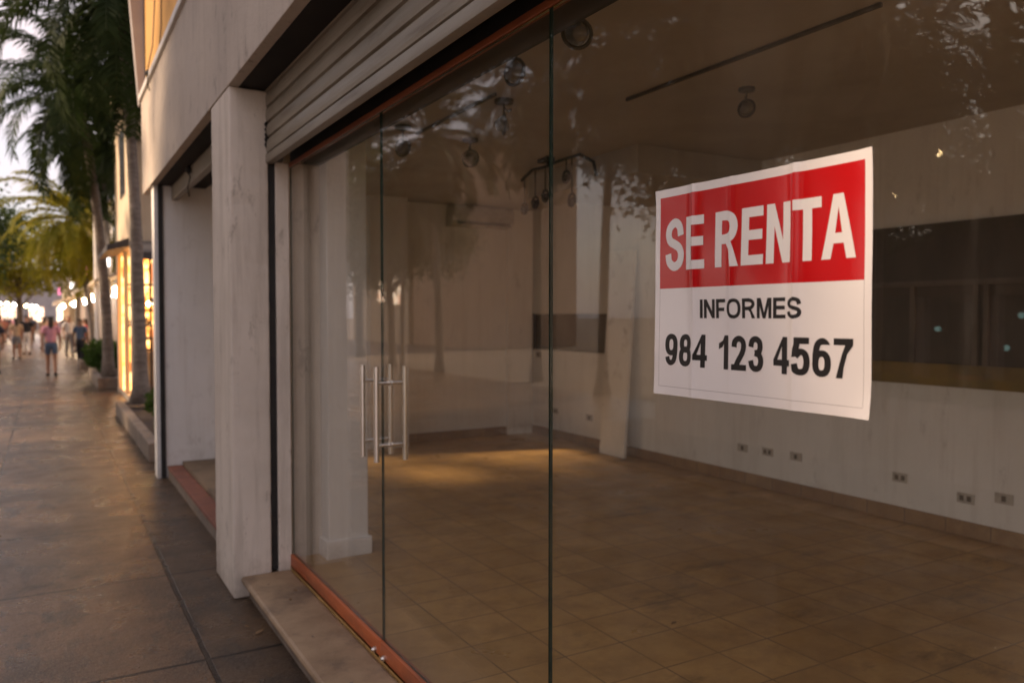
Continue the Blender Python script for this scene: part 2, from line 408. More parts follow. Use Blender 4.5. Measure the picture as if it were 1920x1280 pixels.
# ------------------------------------------------------------------ setting
bm = nb(); bmesh.ops.create_grid(bm, x_segments=4, y_segments=4, size=600)
for v in bm.verts: v.co.z = -.02
obj('ground', bm, M['ground'], kind='structure')
bm = nb(); box(bm, -7.5, 1.6, -14, 110, -.15, 0)
obj('sidewalk', bm, M['sidewalk'], kind='structure')

M['street'] = mat('pale_street', (.38, .335, .285), .7, (.31, .27, .225), 1.5, b=.2, bscale=20, dirt=(.22, .19, .16), dscale=2, world=True)
bm = nb(); box(bm, -26, -3.0, -16, 10, -.1, .012)
obj('street', bm, M['street'], kind='structure')

# ------------------------------------------------------------------ the empty shop
GX = 1.265                                    # plane of the shop glass
S = root('shop_building', 'corner shop building with bare white pillar, white fascia and empty tiled room', 'building', (.913, 4.79, 0))
def sp(name, m, *boxes, smooth=False, bev=0):
    bm = nb()
    for b in boxes: box(bm, *b[:6], bev=(b[6] if len(b) > 6 else bev))
    return obj(name, bm, m, S, smooth=smooth)
bm = nb(); box(bm, .913, 1.134, 4.79, 5.36, 0, 2.966, .013, 3)
bmesh.ops.subdivide_edges(bm, edges=[e for e in bm.edges if abs(e.verts[0].co.z - e.verts[1].co.z) > 1], cuts=150, use_grid_fill=True)
from mathutils import noise as mno
for v in bm.verts:
    ex = min(abs(v.co.x - .913), abs(v.co.x - 1.134)); ey = min(abs(v.co.y - 4.79), abs(v.co.y - 5.36))
    q = mno.noise(v.co*3)*.5 + mno.noise(v.co*14)*.6 + max(0, mno.noise(v.co*22) - .25)*3
    if ex < .02 and ey < .02:
        c_ = Vector((1.0235 - v.co.x, 5.075 - v.co.y, 0)).normalized(); v.co += c_*(.0035*q + .001)
obj('pillar', bm, M['stucco'], S, smooth='auto')
sp('fascia', M['fascia'], (.911, .972, -5, 9.55, 2.968, 3.97, .004))
sp('end_wall', M['stucco'], (.974, 1.2, 9.42, 9.549, 2.99, 3.97))
sp('coping', M['paint_white'], (.885, 1.0, -5, 9.57, 3.972, 4.04, .008))
sp('upper_wall', M['ochre'], (.96, 1.2, -5, 9.55, 4.042, 8.5))
bm = nb(); prism(bm, [(.80, 5.3), (.955, 5.3), (.955, 3.95), (.895, 3.95)], 'y', 9.58, 9.72)
obj('corner_fin', bm, M['greywall'], S)
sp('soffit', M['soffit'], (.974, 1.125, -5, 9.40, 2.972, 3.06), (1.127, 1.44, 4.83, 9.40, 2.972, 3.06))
sp('lintel', M['black'], (1.262, 1.44, -5, 4.80, 2.562, 3.3))
sp('jamb', M['stucco'], (1.176, 1.255, 4.80, 5.36, 0, 2.56, .004), (1.256, 1.48, 4.94, 5.30, .15, 2.97))
sp('inner_column', M['inner_wall'], (1.482, 1.738, 4.80, 5.17, .15, 2.998, .006), (1.462, 1.756, 4.775, 5.195, .15, .262, .006))
sp('shop_floor', M['floor'], (1.245, 5.6, -5, 8.87, -.05, .15))
sp('bay_floor', M['bay'], (1.18, 1.795, 5.362, 8.79, -.05, .156))
sp('step', M['step'], (.952, 1.243, -5, 4.788, .094, .132, .016))
sp('riser', M['concrete'], (1.0, 1.243, -5, 4.786, -.05, .0925))
sp('bay_sill', M['sill'], (1.036, 1.176, 5.362, 8.79, .088, .122, .006))
sp('bay_kerb', M['concrete'], (1.044, 1.176, 5.362, 8.79, -.05, .0865))
sp('ceiling', M['ceiling'], (1.44, 5.6, -5, 8.87, 3.0, 3.12))
sp('roof', M['greywall'], (1.2, 8.0, -5, 9.55, 8.3, 8.5), (7.8, 8.0, -5, 9.55, 0, 8.3), (1.2, 7.8, 9.35, 9.55, 3.2, 8.3))
# back wall with a pass-through niche; every piece butts the next
sp('back_wall', M['inner_wall'], (5.4, 5.7, -5, 7.05, .15, 3.0), (5.4, 5.7, 7.05, 8.87, .15, 1.23), (5.4, 5.7, 7.05, 8.87, 1.68, 3.0), (5.4, 5.7, 8.80, 8.87, 1.23, 1.68))
sp('niche_panel', M['niche'], (5.47, 5.50, 7.05, 8.80, 1.23, 1.68))
sp('side_wall', M['inner_wall'], (.942, 5.7, 8.80, 9.0, 0, 3.0))
sp('south_wall', M['inner_wall'], (.942, 5.7, -5.2, -5.0, 0, 3.0))
sp('corner_pilaster', M['inner_wall'], (5.03, 5.398, 8.74, 8.798, .15, 3.0))
sp('wall_pier', M['inner_wall'], (3.12, 3.573, 8.51, 8.798, .15, 3.0))
sp('bulkhead', M['ceiling'], (4.02, 5.398, 4.95, 6.6, 2.78, 2.998))
sp('wall_panel', M['panel'], (5.372, 5.398, -4.98, 4.9, 1.32, 2.30))  # added panel: the pavilion's dark reflection painted on the wall
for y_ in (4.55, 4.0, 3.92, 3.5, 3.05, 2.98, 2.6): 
    sp('post_reflection', M['post_reflection'], (5.352, 5.371, y_ - .018, y_ + .018, 1.32, 1.86))  # added strips imitating the pavilion's reflected posts
sp('post_reflection', M['post_reflection'], (5.350, 5.371, -4.98, 4.88, 1.862, 1.90))  # added strip imitating the reflected eave
sp('hedge_reflection_strip', M['hedge_reflection'], (5.366, 5.398, -4.98, 4.9, 1.165, 1.3185))  # added ochre strip imitating the hedge's reflection
sp('skirting', M['skirt'], (5.382, 5.399, -5, 8.738, .152, .255, .003), (3.58, 5.028, 8.78, 8.799, .152, .25, .003), (1.76, 3.118, 8.78, 8.799, .152, .25, .003))
sp('bay_header', M['shutter'], (1.11, 1.17, 5.365, 8.798, 2.83, 2.975, .006))
sp('bay_guide', M['black'], (.977, 1.022, 8.775, 8.798, .0, 2.97))
# bay glass, set back
bm = nb(); box(bm, 1.80, 1.81, 5.30, 8.79, .152, 2.99)
obj('bay_window', bm, M['glass'], S)

# entrance: two frameless glass doors and the fixed pane
def pane(name, y0, y1, z0, z1, parent):
    bm = nb(); box(bm, GX - .005, GX + .005, y0, y1, z0, z1)
    for f in bm.faces: f.material_index = 0 if abs(f.normal.x) > .5 else 1
    return obj(name, bm, M['glass'], parent, mats=[M['glass'], M['glass_edge']])
def door(y0, y1, yh, side):
    d = pane('glass_door', y0, y1, .218, 2.533, S)
    bm = nb(); box(bm, GX - .020, GX + .018, y0, y1, .136, .217, .004); obj('bottom_rail', bm, M['rail'], d, smooth='auto')
    h = nb()
    for x in (GX - .065, GX + .066): tube(h, [(x, yh, 1.03), (x, yh, 1.435)], .0115, 16)
    for z in (1.10, 1.366):
        tube(h, [(GX - .056, yh, z), (GX + .056, yh, z)], .0075, 12)
        tube(h, [(GX - .0105, yh, z), (GX - .0055, yh, z)], .013, 16); tube(h, [(GX + .0055, yh, z), (GX + .0105, yh, z)], .013, 16)
    obj('pull_handle', h, M['steel'], d, smooth='auto')
    for yy in (side,):
        b = nb(); tube(b, [(GX - .020, yy, .165), (GX - .030, yy, .165)], .013, 14); tube(b, [(GX - .030, yy, .165), (GX - .040, yy, .165)], [.009, .006], 12)
        obj('bolt', b, M['steel'], d, smooth='auto')
    return d
door(3.3045, 4.797, 3.376, 3.352)
door(1.9515, 3.2985, 3.207, 3.238)
bm = nb()
f = pane('fixed_window', -.6, 1.9455, .10, 2.533, S); f2 = pane('fixed_window', -4.9, -.604, .10, 2.533, S)
sp('header_rail', M['header'], (1.254, 1.285, -5, 4.797, 2.535, 2.560, .002))

# roller shutter, half let down
sh = root('roller_shutter', 'grimy beige roller shutter half lowered over the shop glass', 'shutter', (1.15, 0, 2.555))
prof = []
zz = 2.60; sh_h = .0885
while zz < 3.3:
    for x_, z_ in ((1.137, 0), (1.137, .006), (1.124, .010), (1.1205, .028), (1.1195, .045), (1.1205, .062), (1.124, .079), (1.130, .0835)):
        prof.append((x_, zz + z_))
    zz += sh_h
bm = nb(); poly = prof + [(1.16, prof[-1][1]), (1.16, 2.60)]
v0 = [bm.verts.new((x, -5, z)) for x, z in poly]; v1 = [bm.verts.new((x, 4.815, z)) for x, z in poly]
for k in range(len(poly)):
    j = (k+1) % len(poly); bm.faces.new((v0[k], v0[j], v1[j], v1[k]))
bmesh.ops.recalc_face_normals(bm, faces=bm.faces[:])
obj('curtain', bm, M['shutter'], sh)
bm = nb(); box(bm, 1.118, 1.164, -5, 4.81, 2.545, 2.597, .006); obj('bottom_bar', bm, M['shutter'], sh, smooth='auto')
bm = nb(); box(bm, 1.1345, 1.1755, 4.818, 4.86, .135, 2.97); obj('guide_rail', bm, M['black'], sh)
bm = nb()
for k in range(5): tube(bm, [(1.12 + .01*rnd.random(), 4.787, 2.78 - .03*k), (1.115, 4.778 - .01*rnd.random(), 2.77 - .03*k), (1.13, 4.785, 2.75 - .03*k)], .008, 6)
obj('latch', bm, M['black'], sh)

# loose cables
def cable(label, pts, r=.005, blob=None):
    bm = nb(); tube(bm, pts, r, 6)
    if blob: ball(bm, blob[0], blob[1], 1, (1, 1, 1.5))
    obj('cable', bm, M['black'], smooth=True, label=label, cat='cable')
cable('black cable with a knot hanging under the soffit of the next bay', [(1.10, 7.5, 2.975), (1.085, 7.5, 2.93), (1.095, 7.47, 2.86), (1.08, 7.52, 2.78), (1.09, 7.5, 2.70)], .006, ((1.088, 7.5, 2.93), .028))
cable('thin black cable looped over the ledge below the ochre wall', [(.955, 8.6, 4.75), (.93, 8.6, 4.3), (.88, 8.58, 4.05), (.878, 8.6, 3.93), (.90, 8.62, 3.86)], .006, ((.88, 8.58, 4.02), .025))
cable('thin black cable running down the ochre wall near the corner', [(.953, 8.1, 5.6), (.95, 8.05, 4.9), (.952, 8.1, 4.35), (.93, 8.08, 4.1)], .005)

# ------------------------------------------------------------------ poster
def disp(u, v):
    d = 0
    for uk, a, w in ((.131, .0080, .010), (.243, .0034, .008), (.413, .0100, .011)):
        s = .55 + .45*min(1, max(0, (v - .05)/.35))
        q = abs(u - uk)
        d += a*s*math.exp(-q/w)
    d += .0012*math.sin(u*17 + 1.3*v*9) + .0008*math.sin(v*23 + u*6)
    d += .006*max(0, (u - .53)/.05)**2*.5
    for cu_, cv_, h_ in ((0, 0, .004), (PW, 0, .005), (PW, PH, .004), (0, PH, .003)):
        q = max(0, 1 - (abs(u - cu_) + abs(v - cv_))/.075); d += h_*q*q
    return max(0, d + .002)
PX, PY, PZ = GX - .0055, 1.4785, 1.4665
po = root('rent_poster', 'red and white for-rent poster with a phone number taped on the shop window', 'poster', (PX, PY, PZ))
bm = nb(); nu, nv = 150, 40
gr = [[bm.verts.new((PX - disp(i/nu*PW, j/nv*PH), PY - i/nu*PW, PZ + j/nv*PH)) for j in range(nv+1)] for i in range(nu+1)]
bk = [[bm.verts.new((PX - disp(i/nu*PW, j/nv*PH) + .0006, PY - i/nu*PW, PZ + j/nv*PH)) for j in range(nv+1)] for i in range(nu+1)]
for i in range(nu):
    for j in range(nv):
        bm.faces.new((gr[i][j], gr[i][j+1], gr[i+1][j+1], gr[i+1][j]))
        bm.faces.new((bk[i][j], bk[i+1][j], bk[i+1][j+1], bk[i][j+1]))
for i in range(nu):
    for j in (0, nv): bm.faces.new((gr[i][j], gr[i+1][j], bk[i+1][j], bk[i][j]))
for j in range(nv):
    for i in (0, nu): bm.faces.new((gr[i][j], gr[i][j+1], bk[i][j+1], bk[i][j]))
bmesh.ops.recalc_face_normals(bm, faces=bm.faces[:])
sheet = obj('sheet', bm, M['poster'], po, smooth='auto')

# lettering: bold grotesque drawn as outlines, laid on the creased sheet
def cr(pts, closed=False, n=8):
    out = []; L = len(pts)
    rng = range(L if closed else L-1)
    for i in rng:
        p = [pts[(i+k-1) % L] if closed else pts[min(max(i+k-1, 0), L-1)] for k in range(4)]
        for s in range(n):
            t = s/n
            out.append(tuple(.5*((2*p[1][d]) + (-p[0][d]+p[2][d])*t + (2*p[0][d]-5*p[1][d]+4*p[2][d]-p[3][d])*t*t + (-p[0][d]+3*p[1][d]-3*p[2][d]+p[3][d])*t**3) for d in (0, 1)))
    if not closed: out.append(pts[-1])
    return out
def stroke(pts, w, sx, sy, closed=False):
    c = cr([(sx/2 + p[0]*(w - sx), sy/2 + p[1]*(1 - sy)) for p in pts], closed)
    Lf, Rt = [], []; n = len(c)
    for i, p in enumerate(c):
        a = c[(i-1) % n] if closed else c[max(i-1, 0)]; b = c[(i+1) % n] if closed else c[min(i+1, n-1)]
        t = (b[0]-a[0], b[1]-a[1]); l = math.hypot(*t) or 1; nx, ny = -t[1]/l, t[0]/l
        Lf.append((p[0] + nx*sx/2, p[1] + ny*sy/2)); Rt.append((p[0] - nx*sx/2, p[1] - ny*sy/2))
    return [[Lf, Rt]] if closed else [[Lf + Rt[::-1]]]
def rc(x0, y0, x1, y1): return [[(x0, y0), (x1, y0), (x1, y1), (x0, y1)]]
EL = [(.5+.5*math.cos(k*math.pi/8), .5+.5*math.sin(k*math.pi/8)) for k in range(16)]
def loop(cx, cy, rx, ry, k=.86):
    # slightly squared ellipse
    out = []
    for i in range(16):
        a = i*math.pi/8; c, s = math.cos(a), math.sin(a)
        out.append((cx + rx*math.copysign(abs(c)**k, c), cy + ry*math.copysign(abs(s)**k, s)))
    return out
def glyph(ch, w, sx, sy):
    """list of pieces, each a list of outlines (first outer, then holes)"""
    if ch == 'S': return stroke([(.97, .70), (.86, .92), (.5, 1.01), (.12, .90), (.03, .73), (.17, .585), (.5, .51), (.86, .41), (.99, .25), (.86, .07), (.47, -.01), (.10, .09), (0, .29)], w, sx, sy)
    if ch == 'E': return [rc(0, 0, sx, 1), rc(sx, 0, w, sy), rc(sx, .5-sy/2+.02, w*.94, .5+sy/2+.02), rc(sx, 1-sy, w*.97, 1)]
    if ch == 'F': return [rc(0, 0, sx, 1), rc(sx, .46-sy/2, w*.88, .46+sy/2), rc(sx, 1-sy, w, 1)]
    if ch == 'I': return [rc(0, 0, sx, 1)]
    if ch == 'T': return [rc(0, 1-sy, w, 1), rc(w/2-sx/2, 0, w/2+sx/2, 1-sy)]
    if ch == 'N': return [rc(0, 0, sx, 1), rc(w-sx, 0, w, 1), [[(sx, 1), (sx*.95, 1), (sx, .62), (w-sx, 0), (w-sx, .38)]]]
    if ch == 'M':
        q = sx*.92
        return [rc(0, 0, q, 1), rc(w-q, 0, w, 1), [[(q, 1), (q, .62), (w/2-q*.48, 0), (w/2+q*.48, 0), (w-q, .62), (w-q, 1), (w-q*1.35, 1), (w/2, .28), (q*1.35, 1)]]]
    if ch == 'A':
        a = sx*1.03
        return [[[(0, 0), (a, 0), (a + (w/2-sx*.56)*.23, .24), (w - a - (w/2-sx*.56)*.23, .24), (w-a, 0), (w, 0), (w/2+sx*.56, 1), (w/2-sx*.56, 1)], [(w/2, .80), (w/2 - (w/2-a)*.45, .40), (w/2 + (w/2-a)*.45, .40)]]]
    if ch == 'R':
        ww = w*.95
        bowl = stroke([(.0, 1), (.52, 1), (.86, .93), (1, .755), (.86, .575), (.52, .50), (0, .50)], ww, sx, sy)
        return [rc(0, 0, sx, 1)] + bowl + [[[(w*.42, .5-sy*.2), (w*.66, .5-sy*.05), (w*.80, .30), (w, 0), (w-sx*1.12, 0), (w*.60, .30)]]]
    if ch == 'O': return stroke(loop(.5, .5, .5, .51), w, sx, sy, True)
    if ch == '0': return stroke(loop(.5, .5, .5, .5), w, sx, sy, True)
    if ch == '1': return [[[(w*.92, 0), (w*.92, 1), (w*.92-sx*.85, 1), (w*.50, .84), (w*.22, .76), (w*.22, .58), (w*.50, .66), (w*.92-sx, .75), (w*.92-sx, 0)]]]
    if ch == '2': return stroke([(.02, .70), (.10, .90), (.5, 1.0), (.90, .90), (.97, .70), (.80, .48), (.42, .22), (.22, .04)], w, sx, sy) + [rc(0, 0, w, sy)]
    if ch == '3': return stroke([(.02, .73), (.14, .93), (.48, 1.0), (.84, .92), (.93, .74), (.80, .57), (.40, .53)], w, sx, sy) + stroke([(.40, .53), (.84, .46), (1, .27), (.86, .06), (.48, 0), (.14, .07), (0, .27)], w, sx, sy)
    if ch == '4': return [[[(w*.58, 1), (w*.86, 1), (w*.86, .385), (w, .385), (w, .215), (w*.86, .215), (w*.86, 0), (w*.86-sx, 0), (w*.86-sx, .215), (0, .215), (0, .38)], [(w*.86-sx, .385), (w*.86-sx, .74), (w*.25, .385)]]]
    if ch == '5': return [rc(w*.17, 1-sy, w*.95, 1), [[(w*.17, 1-sy), (w*.17+sx*.85, 1-sy), (w*.13+sx*.75, .60), (w*.03+sx*.9, .50), (w*.03, .47)]]] + stroke([(.09, .50), (.46, .645), (.86, .57), (1, .32), (.86, .07), (.46, 0), (.12, .07), (0, .26)], w, sx, sy)
    if ch == '6': return stroke(loop(.5, .31, .5, .31), w, sx, sy, True) + stroke([(.01, .30), (.03, .62), (.18, .90), (.55, 1.0), (.86, .92), (.97, .77)], w, sx, sy)
    if ch == '9': return [[[(w - x, 1 - y) for x, y in o] for o in pc] for pc in glyph('6', w, sx, sy)]
    if ch == '7': return [rc(0, 1-sy, w, 1), [[(w, 1-sy), (w*.70, .62), (w*.53, .28), (w*.47, 0), (w*.47-sx, 0), (w*.26, .28), (w*.44, .62), (w-sx*1.2, 1-sy)]]]
    if ch == '8': return stroke(loop(.5, .755, .44, .245), w, sx, sy, True) + stroke(loop(.5, .27, .5, .27), w, sx, sy, True)
    return []
NW = {'S': .84, 'E': .78, 'R': .90, 'N': .82, 'T': .84, 'A': 1.0, 'I': .20, 'F': .70, 'O': .98, 'M': .94, ' ': .28}
def lay(word, gap):
    x = 0; out = []
    for i, ch in enumerate(word):
        if ch == ' ': x += .34; continue
        w = NW.get(ch, .68); out.append((ch, x, w)); x += w + gap
        if word[i:i+2] == 'TA': x -= gap*1.0
    return out, x - gap
def letters(name, word, u0, u1, v0, v1, stem, bar, m, gap=.10):
    out, tot = lay(word, gap); k = (u1-u0)/tot; h = v1-v0
    bm = nb(); layer = 0
    for ch, x, w in out:
        for pi, pc in enumerate(glyph(ch, w*k/h, stem, bar)):
            cu = bpy.data.curves.new('g', 'CURVE'); cu.dimensions = '2D'; cu.fill_mode = 'BOTH'
            for o_ in pc:
                s = cu.splines.new('POLY'); s.points.add(len(o_)-1); s.use_cyclic_u = True
                for pt, (a, b) in zip(s.points, o_): pt.co = (u0 + x*k + a*h, v0 + b*h, 0, 1)
            ob = bpy.data.objects.new('g', cu); COL.objects.link(ob)
            dg = bpy.context.evaluated_depsgraph_get()
            me = bpy.data.meshes.new_from_object(ob.evaluated_get(dg))
            t = nb(); t.from_mesh(me)
            bmesh.ops.remove_doubles(t, verts=t.verts[:], dist=1e-6)
            bmesh.ops.triangulate(t, faces=t.faces[:])
            us = [v.co.x for v in t.verts]
            a = min(us); e = .004
            q = math.ceil(a/e)*e
            while q < max(us):
                bmesh.ops.bisect_plane(t, geom=t.verts[:] + t.edges[:] + t.faces[:], plane_co=(q, 0, 0), plane_no=(1, 0, 0)); q += e
            for qv in [j*.02 for j in range(30)]:
                bmesh.ops.bisect_plane(t, geom=t.verts[:] + t.edges[:] + t.faces[:], plane_co=(0, qv, 0), plane_no=(0, 1, 0))
            mp = {}
            for v in t.verts:
                mp[v] = bm.verts.new((PX - disp(v.co.x, v.co.y) - .0005 - .00004*pi, PY - v.co.x, PZ + v.co.y))
            for f in t.faces:
                try:
                    nf = bm.faces.new([mp[v] for v in f.verts])
                    nf.normal_update()
                    if nf.normal.x > 0: nf.normal_flip()
                except ValueError: pass
            t.free(); bpy.data.objects.remove(ob); bpy.data.curves.remove(cu); bpy.data.meshes.remove(me)
    return obj(name, bm, m, po)
letters('headline', 'SE RENTA', .0355, .5475, .2895, .4085, .166, .170, M['letter_white'])
letters('subtitle', 'INFORMES', .1505, .4305, .1795, .2210, .205, .180, M['ink'], .10)
letters('phone_number', '984 123 4567', .0385, .5435, .0695, .1430, .190, .170, M['ink'], .09)

# ------------------------------------------------------------------ inside the shop
def outlet(x, y, z, label, grp, holes=2):
    o = root('wall_outlet', label, 'outlet', (x, y, z), grp)
    bm = nb(); box(bm, x - .008, x, y - .06, y + .06, z - .035, z + .035, .003); obj('cover_plate', bm, M['plate'], o)
    for k in range(holes):
        yy = y + (k - (holes-1)/2)*.05; bm = nb()
        box(bm, x - .011, x - .0085, yy - .014, yy + .014, z - .018, z + .018)
        obj('socket', bm, M['hole'], o)
XW = 5.3995
for y, z, h, lb in ((5.138, .468, 1, 'small grimy outlet low on the back wall, first right of the leaning board'),
                    (4.848, .473, 2, 'double outlet with dark sockets low on the back wall, second right of the board'),
                    (4.545, .478, 1, 'faded outlet plate low on the back wall, third right of the leaning board'),
                    (3.601, .468, 2, 'double outlet alone in the middle of the right stretch of back wall'),
                    (3.115, .41, 2, 'double outlet lowest on the back wall, near the right edge of the photo'),
                    (2.863, .457, 1, 'single outlet on the back wall farthest to the right'),
                    (8.199, .487, 2, 'double outlet on the back wall below the left end of the dark opening'),
                    (7.492, .48, 1, 'dark socket box low on the back wall, left of the leaning board'),
                    (8.60, 1.165, 1, 'dark switch box just under the left end of the dark wall opening')):
    outlet(XW, y, z, lb, 'outlets along the back wall', h)
# leaning board
bm = nb()
box(bm, -.018, .018, -.215, .215, 0, 2.2, .004)
bmesh.ops.rotate(bm, verts=bm.verts[:], cent=(0, 0, 0), matrix=Matrix.Rotation(R(3.6), 3, 'Y'))
for v in bm.verts: v.co += Vector((5.225, 6.83, .155))
obj('leaning_board', bm, M['board'], label='tall off-white board leaning against the back wall beside the dark opening', cat='board')
# air conditioner
ac = root('air_conditioner', 'old white split air conditioner high on the far side wall', 'air conditioner', (4.66, 8.79, 2.72))
bm = nb(); prism(bm, [(8.798, 2.74), (8.63, 2.74), (8.585, 2.80), (8.58, 2.96), (8.62, 2.985), (8.798, 2.985)], 'x', 4.2, 5.02)
obj('housing', bm, M['acbody'], ac)
bm = nb(); box(bm, 4.25, 4.97, 8.575, 8.595, 2.755, 2.785); obj('air_flap', bm, M['hole'], ac)
bm = nb()
for k in range(4): box(bm, 4.27, 4.95, 8.572, 8.579, 2.86 + k*.024, 2.872 + k*.024)
obj('grille', bm, M['plate'], ac)

# ceiling tracks and hanging gimbal spots
def track(x, y0, y1, label):
    bm = nb(); box(bm, x - .008, x + .008, y0, y1, 2.978, 2.999, .003)
    obj('ceiling_track', bm, M['fixture'], label=label, cat='light track', group='ceiling light tracks')
track(2.36, 4.25, 5.45, 'dark ceiling track above the door, left of the glass seam')
track(3.12, 2.2, 3.95, 'long dark ceiling track running to the top right above the poster')
def spot_proto(drop):
    o = root('hanging_spotlight', 'x', 'spotlight', (0, 0, 0), 'hanging gimbal spotlights on the ceiling')
    bm = nb(); lathe(bm, [(.055, -.025), (.06, -.02), (.06, 0), (.03, .0)]); obj('canopy', bm, M['fixture'], o, smooth='auto')
    bm = nb(); tube(bm, [(0, 0, -.02), (0, 0, -drop)], .006, 8); tube(bm, [(0, 0, -.05), (.03, .02, -.07), (.05, .03, -.05)], .005, 6); obj('stem', bm, M['fixture'], o)
    bm = nb()
    ring = [(0, .062*math.cos(a), -drop - .06 + .062*math.sin(a)) for a in [k*math.pi/12 for k in range(25)]]
    tube(bm, ring, .009, 8, cap=False); obj('gimbal_ring', bm, M['fixture'], o, smooth=True)
    bm = nb(); lathe(bm, [(.012, -.055), (.03, -.05), (.048, -.01), (.05, .012), (.042, .02)], n=16)
    bmesh.ops.rotate(bm, verts=bm.verts[:], cent=(0, 0, 0), matrix=Matrix.Rotation(R(70), 3, 'Y'))
    for v in bm.verts: v.co += Vector((0, 0, -drop - .06))
    obj('bulb', bm, M['bulb'], o, smooth='auto')
    return o
sp0 = spot_proto(.09)
spots = [((2.006, 3.42), .3, 'hanging spotlight just left of the glass seam, nearest below the header'),
         ((1.961, 2.82), 1.2, 'hanging spotlight at the top edge just right of the glass seam'),
         ((2.481, 4.362), -.4, 'hanging spotlight at the end of the ceiling track left of the seam'),
         ((2.80, 5.44), .8, 'small hanging spotlight beyond the ceiling track, above the wall with the air conditioner'),
         ((2.20, 5.32), .5, 'dark spotlight at the far left end of the ceiling track above the door handles'),
         ((3.596, 3.418), .4, 'dark spotlight among the reflected palms above the poster')]
for i, (p, rz, lb) in enumerate(spots):
    if i == 0: o = sp0; o.location = (*p, 3.0); o.rotation_euler = (0, 0, rz); o['label'] = lb
    else: dup(sp0, (*p, 2.999), rz, .8 if p[0] > 3 else 1.0, lb)
# the multi-arm fixture
mf = root('ceiling_light_bar', 'dark curved ceiling fixture with five hanging spots behind the glass seam', 'light fixture', (3.75, 5.85, 3.0))
bm = nb(); box(bm, 3.66, 3.74, 5.7, 5.86, 2.965, 2.999, .004); obj('ceiling_plate', bm, M['black'], mf)
bm = nb(); tube(bm, [(3.80, 6.35, 2.90), (3.76, 6.1, 2.955), (3.74, 5.9, 2.94), (3.72, 5.6, 2.95), (3.72, 5.3, 2.95), (3.72, 5.12, 2.86), (3.72, 5.08, 2.75)], .014, 8); tube(bm, [(3.7, 5.78, 2.97), (3.73, 5.75, 2.94)], .012, 8); obj('arm', bm, M['black'], mf, smooth=True)
for (x, y, z, d) in ((3.80, 6.3, 2.91, .22), (3.76, 6.05, 2.95, .24), (3.74, 5.85, 2.94, .20), (3.72, 5.5, 2.95, .10), (3.72, 5.42, 2.95, .30)):
    bm = nb(); tube(bm, [(x, y, z), (x, y, z - d)], .006, 6)
    tube(bm, [(x, y + .05*math.cos(a), z - d - .05 + .05*math.sin(a)) for a in [k*math.pi/8 for k in range(17)]], .010, 6, cap=False)
    lathe(bm, [(.012, -.04), (.034, -.02), (.038, .012), (.03, .018)], (x, y, z - d - .05), 12)
    obj('spot_head', bm, M['black'], mf, smooth='auto')

# ------------------------------------------------------------------ palms
def frond(bm, base, az, el, L, droop, rd, leaf=.50, nleaf=46, wid=.027):
    pts = []; p = Vector(base); e = el; steps = 12
    for k in range(steps+1):
        pts.append(p.copy())
        d = Vector((math.cos(az)*math.cos(e), math.sin(az)*math.cos(e), math.sin(e)))
        p = p + d*(L/steps); e -= droop*(.5 + k/steps)/steps
        az += rd.uniform(-.02, .02)
    tube(bm, pts, [.020*(1 - .8*k/steps) + .003 for k in range(steps+1)], 5, cap=False)
    for k in range(nleaf):
        t = .16 + .84*(k + rd.random()*.6)/nleaf
        i = min(int(t*steps), steps-1); f = t*steps - i
        q = pts[i].lerp(pts[i+1], f); tan = (pts[i+1] - pts[i]).normalized()
        side = tan.cross(Vector((0, 0, 1)))
        if side.length < .05: side = Vector((1, 0, 0))
        side.normalize(); up = side.cross(tan)
        ll = leaf*(.55 + .45*math.sin(math.pi*min(1, t*.95 + .08)))*rd.uniform(.85, 1.15)
        for s in (-1, 1):
            d = (side*s*.85 + tan*(.35 + .4*t) + up*rd.uniform(-.05, .25)).normalized()
            mid = q + d*ll*.5; d2 = (d + Vector((0, 0, -rd.uniform(.5, 1.0)))).normalized(); tip = mid + d2*ll*.5
            wv = d.cross(up).normalized()*wid if False else tan*wid
            a0 = bm.verts.new(q - wv*.5); a1 = bm.verts.new(q + wv*.5); b0 = bm.verts.new(mid - wv); b1 = bm.verts.new(mid + wv); c = bm.verts.new(tip)
            bm.faces.new((a0, a1, b1, b0)); bm.faces.new((b0, b1, c))

def palm_proto(name, label, h, seed, leafm, lean=(.15, .1), rad=.105, nf=17, L=2.5, flare=1.9, trunkm=None, low=-.5):
    rd = random.Random(seed)
    o = root(name, label, 'palm tree', (0, 0, 0))
    bm = nb(); pts = []; rr = []; n = 26
    for k in range(n+1):
        t = k/n; z = t*h
        pts.append((lean[0]*t*t, lean[1]*t*t, z))
        rr.append(rad*(1 - .25*t)*(1 + (flare - 1)*math.exp(-z/.28)) + .004*(k % 2))
    tube(bm, pts, rr, 14)
    obj('trunk', bm, trunkm or M['bark'], o, smooth=True)
    top = Vector(pts[-1])
    bm = nb(); tube(bm, [top - Vector((0, 0, .05)), top + Vector((0, 0, .3)), top + Vector((0, 0, .75))], [rad*.8, rad*.95, rad*.35], 12); obj('crownshaft', bm, M['palm_leaf'], o, smooth=True)
    bm = nb()
    for k in range(nf):
        t = k/nf
        el = R(75)*(1 - t) + R(low*60)*t + rd.uniform(-.12, .12)
        frond(bm, top + Vector((0, 0, .62 - .25*t)), k*2.39996 + rd.uniform(-.2, .2), el, L*rd.uniform(.85, 1.1), R(95) + rd.uniform(-.2, .3), rd)
    obj('crown', bm, leafm, o)
    return o
pA = palm_proto('palm_tree', 'nearest dark palm with flared grey trunk in the stone planter beside the shop', 6.3, 3, M['palm_leaf'], (-.2, .1), .095, 46, 2.75, 2.0, low=-1.0)
pA.location = (1.29, 14.15, .25); WL[pA.name] = Vector(pA.location)
